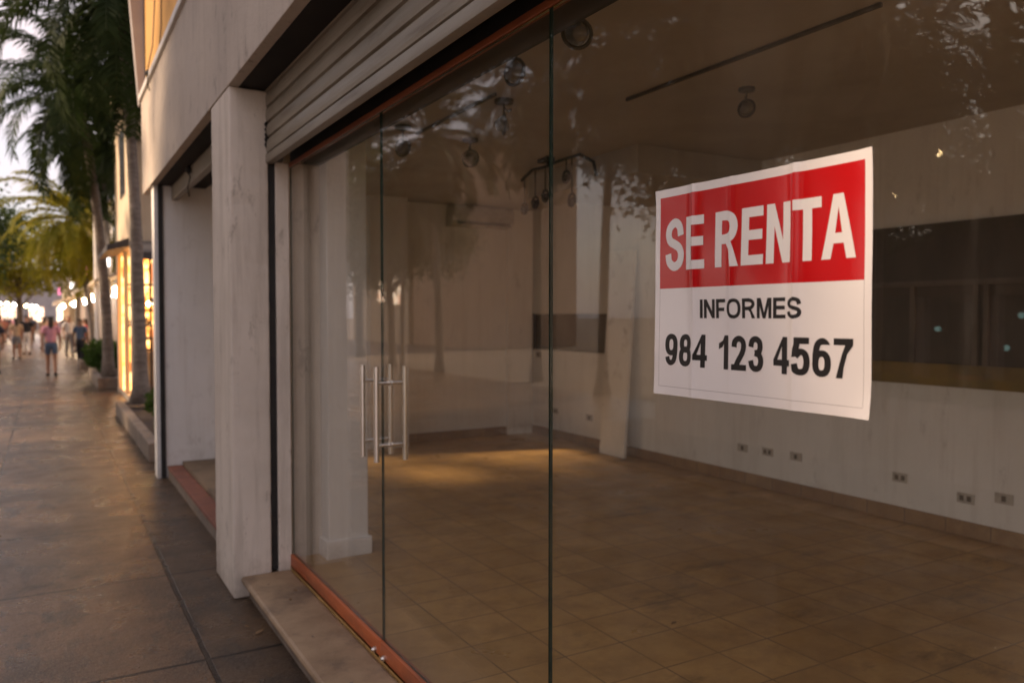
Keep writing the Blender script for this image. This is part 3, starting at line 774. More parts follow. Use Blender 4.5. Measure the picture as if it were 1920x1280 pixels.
pB = palm_proto('palm_tree', 'second palm along the right of the walkway with pale lower trunk', 6.2, 5, M['palm_leaf'], (-.5, -.2), .115, 44, 2.9, 1.5, low=-1.0)
pB.location = (1.2, 20.7, .25)
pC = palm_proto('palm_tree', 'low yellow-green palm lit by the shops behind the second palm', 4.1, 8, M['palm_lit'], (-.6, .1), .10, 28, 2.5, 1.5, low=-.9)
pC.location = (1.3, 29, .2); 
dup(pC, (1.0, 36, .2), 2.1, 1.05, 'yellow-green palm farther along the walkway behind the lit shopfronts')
dup(pA, (1.5, 25.5, .1), 1.7, .98, 'tall dark palm between the two lit shopfronts beyond the planters')
# across the walkway (seen mirrored in the glass)
oth = [((-5.2, 5.9, 0), .3, .72, pB, 'palm across the walkway mirrored above the poster, fronds against the sky'),
       ((-5.6, 8.6, 0), 1.3, .85, pA, 'tall palm across the walkway mirrored between seam and poster'),
       ((-5.2, 18.8, 0), 2.0, .66, pA, 'short dark palm across the walkway mirrored right of the door handles'),
       ((-5.6, .2, 0), 2.9, .95, pA, 'palm across the walkway beside the dark pavilion'),
       ((-7.5, 21.5, 0), 4.1, 1.05, pB, 'palm across the walkway mirrored above the door seam'),
       ((-8.2, 17.2, 0), 5.0, 1.15, pB, 'broad palm across the walkway mirrored beside the ceiling fixture'),
       ((-7.4, 8.0, 0), 2.2, .98, pB, 'palm across the walkway leaning behind the pavilion end'),
       ((-9.4, 8.4, 0), 3.3, 1.62, pA, 'added tall palm across the walkway, its high crown shading the shop fascia'),  # added to block sun from the fascia; crown out of view
       ((-9.8, 6.6, 0), 5.1, 1.66, pA, 'second added tall palm across the walkway, also shading the shop fascia'),  # second added sun blocker for the fascia
       ((-7.6, 13.6, 0), .9, 1.1, pA, 'tall palm across the walkway mirrored over the ceiling track')]
for loc, rz, s, src, lb in oth: dup(src, loc, rz, s, lb, 'palms across the walkway')

# ------------------------------------------------------------------ broad-leaved trees
def tree_proto(name, label, h, r, seed, leafm, nclump=46, per=75, zsq=.75, ls=.12, trunk_h=.42):
    rd = random.Random(seed)
    o = root(name, label, 'tree', (0, 0, 0))
    cs = []
    for _ in range(nclump):
        while True:
            v = Vector((rd.uniform(-1, 1), rd.uniform(-1, 1), rd.uniform(-1, 1)))
            if .25 < v.length < 1: break
        cs.append((Vector((v.x*r, v.y*r, h*.68 + v.z*r*zsq)), r*rd.uniform(.16, .34)))
    bm = nb()
    tube(bm, [(0, 0, 0), (.03, 0, .35), (.05, .04, h*.25), (.02, .1, h*trunk_h), (.1, .1, h*.6)], [.22, .16, .14, .12, .06], 10)
    for c, q in rd.sample(cs, 12):
        a = Vector((.03, .08, h*rd.uniform(.3, .5))); m_ = a.lerp(c, .5) + Vector((0, 0, .25))
        tube(bm, [a, m_, c], [.06, .035, .012], 6, cap=False)
    obj('trunk', bm, M['trunk'], o, smooth=True)
    bm = nb()
    for c, q in cs:
        for _ in range(per):
            d = Vector((rd.gauss(0, 1), rd.gauss(0, 1), rd.gauss(0, .8))); d = d.normalized()*q*rd.random()**.45
            p = c + d; s = ls*rd.uniform(.6, 1.3)
            a = Vector((rd.gauss(0, 1), rd.gauss(0, 1), rd.gauss(0, .6))).normalized(); b = a.cross(Vector((rd.gauss(0, 1), rd.gauss(0, 1), rd.gauss(0, 1)))).normalized()
            vs = [bm.verts.new(p + a*s), bm.verts.new(p + b*s*.45), bm.verts.new(p - a*s), bm.verts.new(p - b*s*.45)]
            bm.faces.new(vs)
    obj('crown', bm, leafm, o)
    return o
tA = tree_proto('shade_tree', 'dense dark shade tree at the left edge of the far walkway', 8.0, 3.3, 21, M['leaf'], 80, 90, .8)
tA.location = (-4.1, 44, 0)
dup(tA, (-2.6, 58, 0), 1.2, 1.0, 'dark shade tree far down the walkway behind the crowd')
dup(tA, (-6.5, 66, 0), 2.2, 1.25, 'large dark tree closing the far left of the walkway')
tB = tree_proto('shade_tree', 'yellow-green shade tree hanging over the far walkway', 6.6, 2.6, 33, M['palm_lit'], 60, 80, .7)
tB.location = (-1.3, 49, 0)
tC = tree_proto('shade_tree', 'open crowned shade tree across the walkway behind the dark pavilion', 7.8, 3.2, 77, M['leaf'], 130, 150, .75, .085)
tC['group'] = 'shade trees across the walkway'; tC.location = (-10.4, 7.4, 0); tC.scale = (.74, .74, .74)
trs = [((-10.2, 11.5, 0), 1.9, 1.03, 'lower shade tree across the walkway mirrored above the poster corner'),
       ((-9.4, 3.2, 0), 3.0, .98, 'shade tree across the walkway opposite the shop door'),
       ((-13.5, 11.5, -1.0), 3.9, .8, 'low dense tree behind the lower shade tree across the walkway'),
       ((-7.2, 24.5, 0), 5.1, .8, 'small shade tree across the walkway mirrored near the glass seam'),
       ((-8.6, 31.5, 0), .4, 1.15, 'shade tree across the walkway mirrored at the left of the glass')]
for loc, rz, s, lb in trs: dup(tC, loc, rz, s, lb, 'shade trees across the walkway')

# ------------------------------------------------------------------ planters and shrubs
def planter(x0, x1, y0, y1, h, label, w=.13):
    o = root('stone_planter', label, 'planter', ((x0+x1)/2, (y0+y1)/2, 0), 'stone planters along the walkway')
    bm = nb()
    box(bm, x0, x0 + w, y0, y1, 0, h, .012); box(bm, x1 - w, x1, y0, y1, 0, h, .012)
    box(bm, x0 + w, x1 - w, y0, y0 + w, 0, h - .002, .012); box(bm, x0 + w, x1 - w, y1 - w, y1, 0, h - .002, .012)
    obj('curb', bm, M['concrete'], o)
    bm = nb(); box(bm, x0 + w, x1 - w, y0 + w, y1 - w, .02, h - .05); obj('soil', bm, M['soil'], o)
planter(.96, 1.75, 9.8, 14.9, .22, 'long stone planter beside the shop wall with the nearest palm')
planter(.95, 1.8, 20.2, 24.5, .26, 'stone planter under the second palm trunk with green shrubs')
planter(.85, 1.6, 28.4, 31, .24, 'stone planter of the low yellow-green palm')
def shrub_proto(label, seed, r=.35, h=.5, m=None, n=420, ls=.06):
    rd = random.Random(seed); o = root('shrub', label, 'shrub', (0, 0, 0))
    bm = nb()
    for k in range(9):
        a = rd.uniform(0, 6.3); tube(bm, [(0, 0, 0), (.3*r*math.cos(a), .3*r*math.sin(a), h*.5), (.7*r*math.cos(a), .7*r*math.sin(a), h*.85)], [.012, .009, .004], 5, cap=False)
    obj('stem', bm, M['trunk'], o)
    bm = nb()
    for _ in range(n):
        d = Vector((rd.gauss(0, 1), rd.gauss(0, 1), rd.gauss(0, 1))).normalized()*rd.random()**.4
        p = Vector((d.x*r, d.y*r, h*.55 + d.z*h*.5)); s = ls*rd.uniform(.6, 1.4)
        a = (d + Vector((rd.gauss(0, .5), rd.gauss(0, .5), .3))).normalized(); b = a.cross(Vector((rd.gauss(0, 1), rd.gauss(0, 1), .2))).normalized()
        bm.faces.new([bm.verts.new(p + a*s), bm.verts.new(p + b*s*.5), bm.verts.new(p - a*s), bm.verts.new(p - b*s*.5)])
    obj('foliage', bm, m or M['shrub'], o)
    return o
sA = shrub_proto('bright green shrub beside the second palm trunk', 4, .55, 1.0, None, 900, .07); sA.location = (1.22, 23.6, .2); sA.scale = (.85, .85, .85)
dup(sA, (1.25, 22.4, .2), 1.0, .8, 'smaller green shrub right of the second palm trunk')
sB = shrub_proto('low leafy plant at the near end of the stone planter', 9, .3, .42, None, 260, .06); sB.location = (1.40, 10.6, .15)
for k, (x, y, s, lb) in enumerate(((1.42, 11.5, .7, 'low plant in the planter, second from the shop wall'), (1.40, 12.5, .75, 'low plant in the planter midway to the palm'), (1.5, 13.3, .8, 'taller leafy plant in the planter just before the palm'))):
    dup(sB, (x, y, .2), k*1.1, s, lb)

# ------------------------------------------------------------------ buildings down the street
B1 = root('lit_shop', 'golden lit shopfront with grey awning behind the nearest palm', 'shop', (4.2, 18.5, 0))
def part(name, m, par, *bx, **k):
    bm = nb()
    for b in bx: box(bm, *b)
    return obj(name, bm, m, par, **k)
part('wall', M['cream'], B1, (1.32, 1.35, 16, 16.25, 0, 2.95), (1.32, 7, 16, 16.25, 2.952, 6), (5.0, 7, 16, 16.25, 0, 2.95), (1.32, 1.56, 16.252, 19.2, 2.95, 6), (1.32, 1.558, 19.2, 19.6, 0, 6), (1.56, 7, 19.35, 19.6, 0, 6))
part('roof', M['cream'], B1, (1.2, 7.1, 15.9, 19.7, 6.002, 6.25))
bm = nb(); prism(bm, [(15.98, 3.02), (14.6, 2.72), (14.6, 2.60), (15.98, 2.90)], 'x', 1.3, 6.5); obj('awning', bm, M['awning'], B1)
bm = nb(); prism(bm, [(1.317, 3.10), (.95, 2.95), (.95, 2.85), (1.317, 2.95)], 'y', 16.3, 19.2); obj('side_awning', bm, M['awning'], B1)
part('ceiling_lamp', M['bulb_warm'], B1, (2.2, 4.5, 17.2, 17.5, 2.80, 2.86))
part('interior', M['gold_lit'], B1, (1.36, 6.9, 18.6, 18.8, .1, 2.9))
part('shop_floor', M['cream'], B1, (1.34, 6.9, 16.05, 19.3, 0, .1))
part('counter', M['shelf_lit'], B1, (1.36, 4.6, 16.3, 16.8, .12, 1.0))
for k in range(7):
    bm = nb(); ball(bm, (1.42 + .13*(k % 3) + .5*(k//3), 16.45 + .1*k, 1.05 + .42*(k % 4)), .055, 2); obj('lamp', bm, M['bulb_warm'], B1)
for k, (x0_, x1_, z_) in enumerate(((1.36, 2.6, 1.45), (1.36, 2.6, 1.85), (1.36, 2.6, 2.25))):
    part('shelf', M['wood'], B1, (x0_, x1_, 17.0, 17.25, z_, z_ + .035))
rd = random.Random(4)
for k in range(12):
    bm = nb(); x_ = 1.42 + .085*k; z_ = (1.485, 1.885, 2.285)[k % 3]; hh = rd.uniform(.12, .28)
    lathe(bm, [(.05, 0), (.06, hh*.4), (.03, hh*.75), (.035, hh)], (x_, 17.1, z_ + .001), 10); obj('vase', bm, M['shelf_lit' if k % 2 else 'wood'], B1, smooth=True)
part('west_shelf', M['wood'], B1, (1.58, 1.80, 16.5, 18.5, 1.2, 1.235)); part('west_shelf', M['wood'], B1, (1.58, 1.80, 16.5, 18.5, 1.75, 1.785)); part('west_post', M['cream'], B1, (1.322, 1.40, 17.6, 17.75, .1, 2.949))
part('mullion', M['wood'], B1, (1.62, 1.66, 16.02, 16.06, .1, 2.95), (1.36, 1.62, 16.02, 16.06, 1.02, 1.06))
for k in range(4):
    bm = nb(); lathe(bm, [(.09, 0), (.12, .1), (.05, .22), (.06, .3)], (1.48 + .3*k, 16.5, 1.002), 12); obj('jar', bm, M['shelf_lit'], B1, smooth=True)
part('upper_window', M['pane_far'], B1, (1.30, 1.318, 17, 18, 4, 5.3))
def gold_light(name, loc, e, r=.2, col=(1, .6, .25)):
    l = bpy.data.lights.new(name, 'POINT'); l.energy = e; l.color = col; l.shadow_soft_size = r
    o = bpy.data.objects.new(name, l); COL.objects.link(o); o.location = loc
    o['label'] = 'warm light of a lit shopfront'; o['category'] = 'lamp'
    return o

def row_shop(y0, y1, x, h, wallm, label, sign, awn, nlamp=4, x1=9):
    o = root('shop_building', label, 'shop', ((x + x1)/2, (y0+y1)/2, 0))
    part('wall', wallm, o, (x, x + .25, y0, y1, 2.7, h), (x, x + .25, y0, y0 + .35, 0, 2.7), (x, x + .25, y1 - .35, y1, 0, 2.7), (x + .25, x1, y0, y0 + .25, 0, h), (x + .25, x1, y1 - .25, y1, 0, h))
    part('roof', wallm, o, (x - .08, x1 + .1, y0 - .05, y1 + .05, h + .002, h + .2))
    part('back_panel', M['lit_window'], o, (x + 2.2, x + 2.3, y0 + .26, y1 - .26, .1, 2.69))
    bm = nb(); prism(bm, [(x - .003, 2.95), (x - .85, 2.65), (x - .85, 2.57), (x - .003, 2.85)], 'y', y0 + .2, y1 - .2); obj('awning', bm, awn, o)
    if sign: part('sign_box', sign, o, (x - .6, x - .45, y0 + .4, y0 + 1.2, 3.05, 3.5))
    part('counter', M['wood'], o, (x + .4, x + .9, y0 + .6, y1 - .6, 0, 1.0))
    n = max(1, int((y1-y0)/2.2))
    for k in range(n):
        yy = y0 + (k + .5)*(y1-y0)/n
        w = part('upper_window', M['pane_far'], o, (x - .012, x - .001, yy - .5, yy + .5, 3.7, min(h - .4, 5.2)))
    for k in range(nlamp):
        bm = nb(); ball(bm, (x - .3 + .1*(k % 2), y0 + (k + .5)*(y1-y0)/nlamp, 2.42 - .12*(k % 2)), .08, 2); obj('lamp', bm, M['bulb_white' if k % 2 else 'bulb_warm'], o, smooth=True)
    return o
row_shop(24.2, 33, 1.95, 5.2, M['white_wall'], 'white lit shop with red goods behind the second palm', M['lit_sign'], M['cream'], 6)
row_shop(33.4, 44, 1.75, 5.8, M['peach'], 'peach lit shop with pale awning farther along the right', M['pink_sign'], M['white_wall'], 6)
row_shop(44.5, 58, 1.6, 6.6, M['white_wall'], 'white building with lit ground floor and bright sign far along the right', M['lit_sign'], M['cream'], 7)
row_shop(58.5, 84, 1.2, 6.0, M['cream'], 'cream building with many lamps at the far end of the right side', M['pink_sign'], M['white_wall'], 8)
# closing the far end
fe = root('far_building', 'low building across the far end of the walkway', 'building', (-4, 118, 0))
part('wall', M['greywall'], fe, (-22, 12, 116, 124, 0, 7)); part('roof', M['roof_dark'], fe, (-22.5, 12.5, 115.5, 124.5, 7.002, 7.4))
for k in range(10): part('window', M['lit_window'], fe, (-20 + 3*k, -18.4 + 3*k, 115.95, 115.999, 1, 2.8))
# market stall line with lamps, far left
for k in range(9):
    y = 62 + 4*k; x = -3.8 + .35*k
    o = root('street_lamp', 'lamp post with glowing globe number far down the walkway', 'street lamp', (x, y, 0), 'glowing lamp posts far down the walkway')
    o['label'] = 'lamp post with a glowing globe in the far distance of the walkway'
    bm = nb(); tube(bm, [(x, y, 0), (x, y, .3), (x, y, 2.5)], [.07, .04, .03], 8); obj('post', bm, M['black'], o)
    bm = nb(); ball(bm, (x, y, 2.62), .15, 2); obj('globe', bm, M['bulb_white' if k % 3 else 'bulb_warm'], o, smooth=True)
# white painted pole close to the second palm
bm = nb(); tube(bm, [(1.30, 26.6, 0), (1.30, 26.6, .2), (1.30, 26.6, 5.8)], [.16, .11, .10], 14)
obj('white_pole', bm, M['paint_white'], smooth='auto', label='tall white painted pole standing behind the second palm', cat='pole')

# ------------------------------------------------------------------ across the walkway (mirrored in the glass)
pv = root('pavilion', 'dark roofed pavilion with dim windows across the walkway', 'pavilion', (-8, 3.0, 0))
bm = nb()
def hip(bm, x0, x1, y0, y1, z0, z1, inset):
    a = [bm.verts.new(p) for p in ((x0, y0, z0), (x1, y0, z0), (x1, y1, z0), (x0, y1, z0))]
    b = [bm.verts.new(p) for p in ((x0 + inset, y0 + inset, z1), (x1 - inset, y0 + inset, z1), (x1 - inset, y1 - inset, z1), (x0 + inset, y1 - inset, z1))]
    for k in range(4): bm.faces.new((a[k], a[(k+1) % 4], b[(k+1) % 4], b[k]))
    bm.faces.new(a[::-1]); bm.faces.new(b)
hip(bm, -10.5, -5.7, -.6, 6.7, 2.0, 2.62, 1.0); obj('roof', bm, M['roof_dark'], pv)
part('fascia_board', M['wood'], pv, (-5.78, -5.72, -.55, 6.65, 1.86, 1.998))
for y in (-.3, 1.1, 2.5, 3.9, 4.6, 5.4, 6.3): part('post', M['greywall'], pv, (-5.98, -5.86, y - .06, y + .06, 0, 1.858))
for y in (-.2, 1.2, 2.6, 4.72): part('window', M['window_dark'], pv, (-6.3, -6.26, y, y + 1.15 if y < 4 else y + .6, 1.0, 1.8))
part('back_wall', M['wood'], pv, (-9.9, -9.7, -.3, 6.3, 0, 1.99)); part('end_wall', M['wood'], pv, (-9.69, -6.4, 6.2, 6.3, 0, 1.99)); part('end_wall', M['wood'], pv, (-9.69, -6.4, -.3, -.2, 0, 1.99)); part('half_wall', M['cream'], pv, (-6.35, -6.2, -.3, 6.3, 0, .72))
for (y, z) in ((4.25, 1.72), (4.75, 1.66), (4.1, 1.45), (5.2, 1.62), (4.9, 1.3), (5.7, 1.5), (3.4, 1.6), (2.2, 1.5)):
    bm = nb(); ball(bm, (-6.7, y, z), .034, 2); obj('lamp', bm, M['teal_lamp'], pv)
for y, w_ in ((3.0, 'dim_window'), (4.05, 'dim_teal'), (5.55, 'dim_window'), (1.6, 'dim_teal')): part('window', M[w_], pv, (-9.68, -9.66, y, y + .85, .95, 1.75))
for y in (3.2, 4.3, 5.2):
    part('chair', M['chair_red'], pv, (-6.9, -6.5, y, y + .42, .42, .47), (-6.94, -6.9, y, y + .42, .42, .98))
part('table', M['wood'], pv, (-7.6, -6.9, 3.6, 5.6, .70, .75), (-7.3, -7.2, 3.8, 3.9, 0, .70), (-7.3, -7.2, 5.3, 5.4, 0, .70))
hd = root('hedge', 'low clipped yellow-green hedge in front of the dark pavilion', 'hedge', (-5.4, 3, 0))
bm = nb(); rd = random.Random(3)
for _ in range(5200):
    p = Vector((-5.4 + rd.uniform(-.22, .22), rd.uniform(-.5, 9), .66 + .34*rd.random()**.6)); s = .05*rd.uniform(.6, 1.3)
    a = Vector((rd.gauss(0, 1), rd.gauss(0, 1), rd.gauss(0, 1))).normalized(); b = a.orthogonal().normalized()
    bm.faces.new([bm.verts.new(p + a*s), bm.verts.new(p + b*s*.6), bm.verts.new(p - a*s), bm.verts.new(p - b*s*.6)])
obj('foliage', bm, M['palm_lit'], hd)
part('trough', M['white_wall'], hd, (-5.66, -5.14, -.5, 9, 0, .78))
H1 = root('house', 'cream gabled house across the walkway mirrored right of the door seam', 'house', (-18, 40, 0))
bm = nb(); prism(bm, [(36.7, 0), (36.7, 10.4), (38.2, 11.0), (40.0, 11.6), (43.3, 8.2), (43.3, 0)], 'x', -23, -16); obj('wall', bm, M['peach'], H1)
bm = nb(); prism(bm, [(40.0, 11.85), (43.9, 7.85), (43.75, 7.7), (40.0, 11.62)], 'x', -23.2, -15.7); prism(bm, [(40.0, 11.85), (40.0, 11.62), (36.3, 10.4), (36.3, 10.65)], 'x', -23.2, -15.7); obj('roof', bm, M['greywall'], H1)
for y, z in ((38, 7.2), (38, 4.6), (41, 4.6)): part('window', M['pane_far'], H1, (-16.05 + .06, -15.97, y, y + 1.2, z, z + 1.4))
H3 = root('corner_shop', 'low shop with bright windows across the walkway, mirrored beside the door handles', 'shop', (-18, 48, 0))
part('wall', M['cream'], H3, (-22, -16, 44, 54, 0, 5.2)); part('roof', M['roof_dark'], H3, (-22.2, -15.7, 43.8, 54.2, 5.202, 5.5))
for y, z in ((45.2, 2.4), (47.6, 2.6)): part('shop_window', M['lit_window'], H3, (-15.99, -15.95, y, y + 1.4, z, 3.9))
H4 = root('house', 'low grey house opposite the shop behind the shade trees', 'house', (-20, 6, 0))
part('wall', M['greywall'], H4, (-24, -17, 1, 9.5, 0, 3.6)); part('roof', M['roof_dark'], H4, (-24.2, -16.8, .8, 9.7, 3.602, 3.9))
for y in (1.5, 4.5, 7.5): part('window', M['pane_far'], H4, (-16.99, -16.95, y, y + 1.4, 1.2, 2.8))
sl = root('string_lights', 'string of warm bulbs strung among the trees above the dark pavilion roof', 'string lights', (-8.6, 7.5, 3.6))
bm = nb(); tube(bm, [(-8.6, 8.6, 3.5), (-8.6, 8.2, 3.78), (-8.6, 7.9, 3.48), (-8.6, 7.55, 4.2), (-8.6, 6.9, 4.05), (-8.6, 6.0, 3.7)], .008, 5, cap=False); obj('wire', bm, M['black'], sl)
for (y, z) in ((8.2, 3.74), (8.05, 3.58), (7.9, 3.44), (7.72, 3.8), (7.55, 4.16), (8.3, 3.6), (6.9, 4.0), (7.6, 3.47)):
    bm = nb(); ball(bm, (-8.6, y, z), .04, 2); obj('lamp', bm, M['bulb_warm'], sl)

# ------------------------------------------------------------------ people
def skin_mesh(chains, sub=2):
    """one continuous skinned surface from connected chains of (name, pos, radius)"""
    vs, rad, es, idx = [], [], [], {}
    for ch in chains:
        prev = None
        for nm, p, r in ch:
            if nm not in idx:
                idx[nm] = len(vs); vs.append(p); rad.append(r)
            if prev is not None: es.append((prev, idx[nm]))
            prev = idx[nm]
    me = bpy.data.meshes.new('s'); me.from_pydata(vs, es, [])
    ob = bpy.data.objects.new('s', me); COL.objects.link(ob)
    ob.modifiers.new('k', 'SKIN'); 
    for i, d in enumerate(me.skin_vertices[0].data):
        r = rad[i]; d.radius = r if isinstance(r, tuple) else (r, r); d.use_root = (i == 0)
    m = ob.modifiers.new('u', 'SUBSURF'); m.levels = sub
    dg = bpy.context.evaluated_depsgraph_get()
    out = bpy.data.meshes.new_from_object(ob.evaluated_get(dg))
    bm = nb(); bm.from_mesh(out)
    bpy.data.objects.remove(ob); bpy.data.meshes.remove(me); bpy.data.meshes.remove(out)
    return bm
SKIN = mat('skin', (.36, .19, .12), .5, (.31, .16, .10), 6); SKIN2 = mat('skin_dark', (.20, .105, .065), .5, (.17, .09, .055), 6)
HAIR = mat('dark_hair', (.018, .012, .009), .5, (.03, .02, .014), 20)
def cloth(n, c): return mat(n, c, .85, (c[0]*.75, c[1]*.75, c[2]*.75), 8, b=.2, bscale=25)
CL = {'pink': cloth('pink_cloth', (.72, .34, .42)), 'denim': cloth('denim', (.10, .15, .24)), 'blue': cloth('blue_cloth', (.07, .11, .19)), 'black': cloth('black_cloth', (.014, .014, .018)),
      'navy': cloth('navy_cloth', (.025, .03, .06)), 'white': cloth('white_cloth', (.70, .66, .62)), 'tan': cloth('tan_cloth', (.50, .36, .23)), 'red': cloth('red_cloth', (.45, .06, .06)), 'grey': cloth('grey_cloth', (.2, .2, .21)), 'coral': cloth('coral_cloth', (.62, .25, .18))}
def person(loc, rz, h, label, top, bottom, shorts=False, long_hair=False, stride=.16, arms=.10, skin=SKIN, group='people walking on the walkway'):
    """built facing +Y at 1.70 m, then scaled and turned"""
    o = root('person', label, 'person', (0, 0, 0), group)
    st = stride
    def leg(s, f):
        hip = (s*.085, 0, .88); knee = (s*.09, f*st*.55 + .02, .48); ank = (s*.09, f*st - (.04 if f < 0 else 0), .085 if f > 0 else .11)
        heel = (ank[0], ank[1] - .02, ank[2] - .045); toe = (ank[0] + s*.02, ank[1] + .17, .03)
        return hip, knee, ank, heel, toe
    def arm(s, f):
        sh_ = (s*.175, -.005, 1.385); el = (s*.225, -f*arms*.4 - .03, 1.10); wr = (s*.22, -f*arms + .06, .86); ha = (s*.215, -f*arms + .085, .77)
        return sh_, el, wr, ha
    chains = [[('pel', (0, 0, .93), (.135, .10)), ('wa', (0, 0, 1.08), (.115, .085)), ('ch', (0, 0, 1.28), (.145, .10)), ('nb', (0, -.01, 1.42), (.075, .065)), ('nk', (0, 0, 1.48), .05), ('hd0', (0, .012, 1.545), (.062, .07)), ('hd1', (0, .014, 1.615), (.075, .088)), ('hd2', (0, .0, 1.675), (.06, .07))],
              [('hd0', (0, .012, 1.545), .05), ('nose', (0, .105, 1.585), .012)]]
    legs = {s: leg(s, f) for s, f in ((-1, 1), (1, -1))}; arms_ = {s: arm(s, f) for s, f in ((-1, 1), (1, -1))}
    for s in (-1, 1):
        a = legs[s]; q = 'L' if s < 0 else 'R'
        chains.append([('pel', (0, 0, .93), .1), (q+'h', a[0], .082), (q+'t', tuple((a[0][i]+a[1][i])/2 for i in range(3)), .075), (q+'k', a[1], .055), (q+'c', tuple(a[1][i]*.65 + a[2][i]*.35 for i in range(3)), .054), (q+'a', a[2], .036), (q+'e', a[3], .035), (q+'o', a[4], .026)])
        b = arms_[s]
        chains.append([('nb', (0, -.01, 1.42), .07), (q+'s', b[0], .052), (q+'l', b[1], .038), (q+'w', b[2], .026), (q+'d', b[3], (.020, .036)), (q+'f', (b[3][0]*.98, b[3][1] + .012, b[3][2] - .075), (.012, .026))])
        chains.append([(q+'d', b[3], .02), (q+'m', (b[3][0] - s*.028, b[3][1] + .03, b[3][2] - .035), .010)])
    obj('body', skin_mesh(chains, 2), skin, o, smooth=True)
    # shirt
    sc_ = [[('pel', (0, 0, .90), (.155, .122)), ('wa', (0, 0, 1.08), (.140, .108)), ('ch', (0, 0, 1.27), (.165, .120)), ('nb', (0, -.008, 1.405), (.095, .082)), ('nk', (0, -.004, 1.445), .06)]]
    for s in (-1, 1):
        b = arms_[s]; q = 'L' if s < 0 else 'R'
        e = tuple(b[0][i]*.35 + b[1][i]*.65 for i in range(3))
        sc_.append([('nb', (0, -.01, 1.405), .09), (q+'s', b[0], .072), (q+'e', e, .062)])
    obj('shirt', skin_mesh(sc_, 2), CL[top], o, smooth=True)
    pc = [[('wa', (0, 0, 1.02), (.138, .106)), ('pel', (0, 0, .90), (.150, .118))]]
    for s in (-1, 1):
        a = legs[s]; q = 'L' if s < 0 else 'R'
        kn = tuple(a[0][i]*.3 + a[1][i]*.7 for i in range(3))
        ch = [('pel', (0, 0, .90), .11), (q+'h', (a[0][0], a[0][1], .84), .095), (q+'t', kn, .082)]
        if not shorts: ch += [(q+'k', a[1], .070), (q+'c', tuple(a[1][i]*.5 + a[2][i]*.5 for i in range(3)), .064), (q+'a', (a[2][0], a[2][1], a[2][2] + .02), .055)]
        pc.append(ch)
    obj('shorts' if shorts else 'trousers', skin_mesh(pc, 2), CL[bottom], o, smooth=True)
    for s in (-1, 1):
        a = legs[s]; bm = nb(); tube(bm, [(a[3][0], a[3][1] - .045, a[3][2] + .01), (a[3][0], a[3][1] + .03, a[3][2] + .012), (a[4][0], a[4][1], .032), (a[4][0], a[4][1] + .05, .03)], [.030, .045, .043, .02], 10)
        obj('shoe', bm, CL['black'], o, smooth=True)
    hc = [[('h0', (0, -.028, 1.60), (.080, .082)), ('h1', (0, -.012, 1.672), (.078, .085)), ('h2', (0, -.01, 1.70), (.05, .055))]]
    if long_hair: hc.append([('h0', (0, -.03, 1.60), .08), ('h3', (0, -.075, 1.49), (.075, .04)), ('h4', (0, -.105, 1.36), (.055, .025))])
    obj('hair', skin_mesh(hc, 2), HAIR, o, smooth=True)
    o.location = loc; o.rotation_euler = (0, 0, rz); s = h/1.73; o.scale = (s, s, s)
    return o
p1 = person((.07, 25.4, 0), 0, 1.68, 'woman from behind in pink t-shirt and denim shorts walking away', 'pink', 'denim', True, True, .10)
p2 = person((.93, 30.1, 0), R(-30), 1.60, 'person in dark blue shirt and black trousers beside the planter', 'blue', 'black', False, False, .07, skin=SKIN2)
p3 = person((-.80, 40, 0), R(5), 1.72, 'person in black top and white trousers walking away far ahead', 'black', 'white', False, False, .12)
p4 = person((-1.35, 27.4, 0), R(185), 1.66, 'person in dark navy clothes cut off by the left edge of the photo', 'navy', 'grey', True, False, .17, skin=SKIN2)
p5 = person((-1.05, 36, 0), R(8), 1.62, 'person in tan top and grey shorts left of the black top', 'tan', 'grey', True, True, .14)
p6 = person((.75, 37.5, 0), R(190), 1.70, 'person in white shirt standing just left of the dark blue shirt', 'white', 'grey', False, False, .10)
p7 = person((.2, 46, 0), R(0), 1.66, 'person in coral top farther off behind the pink t-shirt', 'coral', 'navy', True, True, .14)
p8 = person((1.2, 33.8, 0), R(95), 1.60, 'person in red top beside the white pole near the shops', 'red', 'navy', False, True, .06)
srcs = [p3, p4, p5, p6, p7, p1, p2]
rd = random.Random(12)
for k in range(26):
    y = 46 + rd.random()*40; x = rd.uniform(-.075*y - .3, 1.2)
    c = dup(srcs[k % 7], (x, y, 0), rd.choice((0, math.pi)) + rd.uniform(-.3, .3), .97*rd.uniform(.93, 1.03)/1.0, 'one of the small blurred people in the distant crowd', 'distant crowd on the walkway')

# ------------------------------------------------------------------ small things on the ground
rd = random.Random(5)
def litter(x, y, z, s, rz, label):
    bm = nb(); pts = [(-1, 0), (-.5, .35), (.2, .42), (1, 0), (.2, -.40), (-.5, -.33)]
    t0 = [bm.verts.new((a*s, b*s, .004 + .12*s*abs(b) + .05*s*a)) for a, b in pts]; t1 = [bm.verts.new((a*s, b*s, .0015 + .12*s*abs(b) + .05*s*a + .001)) for a, b in pts]
    bm.faces.new(t0); bm.faces.new(t1[::-1])
    for k in range(6): bm.faces.new((t0[k], t1[k], t1[(k+1) % 6], t0[(k+1) % 6]))
    bmesh.ops.rotate(bm, verts=bm.verts[:], cent=(0, 0, 0), matrix=Matrix.Rotation(rz, 3, 'Z'))
    for v in bm.verts: v.co += Vector((x, y, z + .003))
    obj('dry_leaf', bm, M['leaf_dry'], label=label, cat='leaf', group='dry leaves on the ground')
litter(.93, 4.22, 0, .032, .6, 'larger curled dry leaf on the sidewalk just below the pillar base')
litter(.89, 4.33, 0, .018, 2.0, 'small dry leaf on the sidewalk close to the pillar corner')
litter(1.10, 4.25, .132, .014, 1.0, 'tiny dry leaf on the stone step near the red rail')
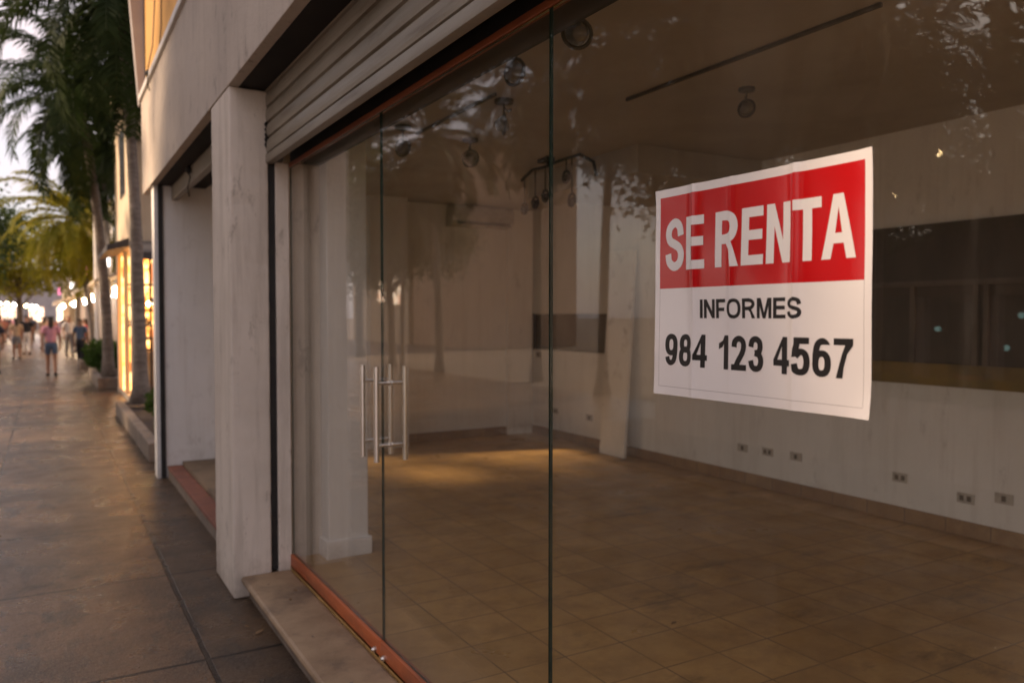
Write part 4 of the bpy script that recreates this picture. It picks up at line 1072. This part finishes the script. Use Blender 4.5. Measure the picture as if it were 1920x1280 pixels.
litter(1.16, 4.38, .132, .012, 2.4, 'tiny dark leaf on the stone step against the jamb')
litter(1.05, 5.6+.9, .255, .020, .3, 'dark dry leaf on the red sill of the next bay')
litter(.25, 3.62, 0, .016, .9, 'small dry leaf in the middle of the near sidewalk slab')
litter(2.62, 2.93, .15, .022, .2, 'dark scrap lying on the shop floor tiles below the poster')

rd = random.Random(31)
for k in range(16):
    if k < 11: x, y, z = rd.uniform(.70, .97), rd.uniform(3.2, 4.7), 0
    else: x, y, z = rd.uniform(1.0, 1.2), rd.uniform(3.0, 4.6), .132
    bm = nb(); ball(bm, (x, y, z + .003), rd.uniform(.003, .008), 1, (1.3, .9, .6))
    for v in bm.verts: v.co += Vector((rd.uniform(-1, 1), rd.uniform(-1, 1), rd.uniform(0, 1)))*.0015
    obj('pebble', bm, M['concrete'], label='tiny bit of grit lying along the stone step', cat='pebble', group='grit along the stone step')

# ------------------------------------------------------------------ light
SUN_EL, SUN_AZ = R(33), R(-72)         # azimuth from +Y towards +X; the sun is over the far side of the walkway
sdir = Vector((math.sin(SUN_AZ)*math.cos(SUN_EL), math.cos(SUN_AZ)*math.cos(SUN_EL), math.sin(SUN_EL)))
w = bpy.data.worlds.new('World'); SC.world = w; w.use_nodes = True
nt = w.node_tree; bg = nt.nodes['Background']
sky = nt.nodes.new('ShaderNodeTexSky'); sky.sky_type = 'NISHITA'; sky.sun_disc = False
sky.sun_elevation = SUN_EL; sky.sun_rotation = SUN_AZ; sky.air_density = 1.2; sky.dust_density = 3.0; sky.ozone_density = 1.5
tc = nt.nodes.new('ShaderNodeTexCoord'); mp = nt.nodes.new('ShaderNodeMapping'); mp.inputs['Scale'].default_value = (1, 1, 2.4)
nt.links.new(tc.outputs['Generated'], mp.inputs[0])
cl = noise(nt, mp.outputs[0], 2.2, 9, .62)
cf = ramp(nt, cl, .36, .62)
skyc = mix(nt, .92, sky.outputs[0], mix(nt, cf, mix(nt, .55, sky.outputs[0], (4.4, 3.75, 4.05)), (4.7, 3.95, 4.0)))
nt.links.new(skyc, bg.inputs[0]); bg.inputs[1].default_value = .083
sl_ = bpy.data.lights.new('sun', 'SUN'); sl_.energy = 2.3; sl_.angle = R(2.2); sl_.color = (1, .72, .48)
so = bpy.data.objects.new('sun', sl_); COL.objects.link(so); so.rotation_euler = sdir.to_track_quat('Z', 'Y').to_euler()

# ------------------------------------------------------------------ camera
cd = bpy.data.cameras.new('camera'); cam = bpy.data.objects.new('camera', cd); COL.objects.link(cam)
cam.location = (0, 0, 1.65); cam.rotation_euler = (R(90) - math.atan(47/1495), 0, R(-30.2))
cd.sensor_width = 36; cd.lens = 1495/1920*36; cd.clip_start = .05; cd.clip_end = 3000
cd.dof.use_dof = True; cd.dof.focus_distance = 2.15; cd.dof.aperture_fstop = 2.8; cd.dof.aperture_blades = 9
SC.camera = cam
vs = SC.view_settings; vs.view_transform = 'Standard'; vs.look = 'None'; vs.exposure = 1.6; vs.gamma = 1
c = SC.cycles; c.use_denoising = True; c.max_bounces = 10; c.diffuse_bounces = 4; c.glossy_bounces = 5; c.transparent_max_bounces = 24; c.sample_clamp_indirect = 6
c.use_adaptive_sampling = True; c.adaptive_threshold = .012
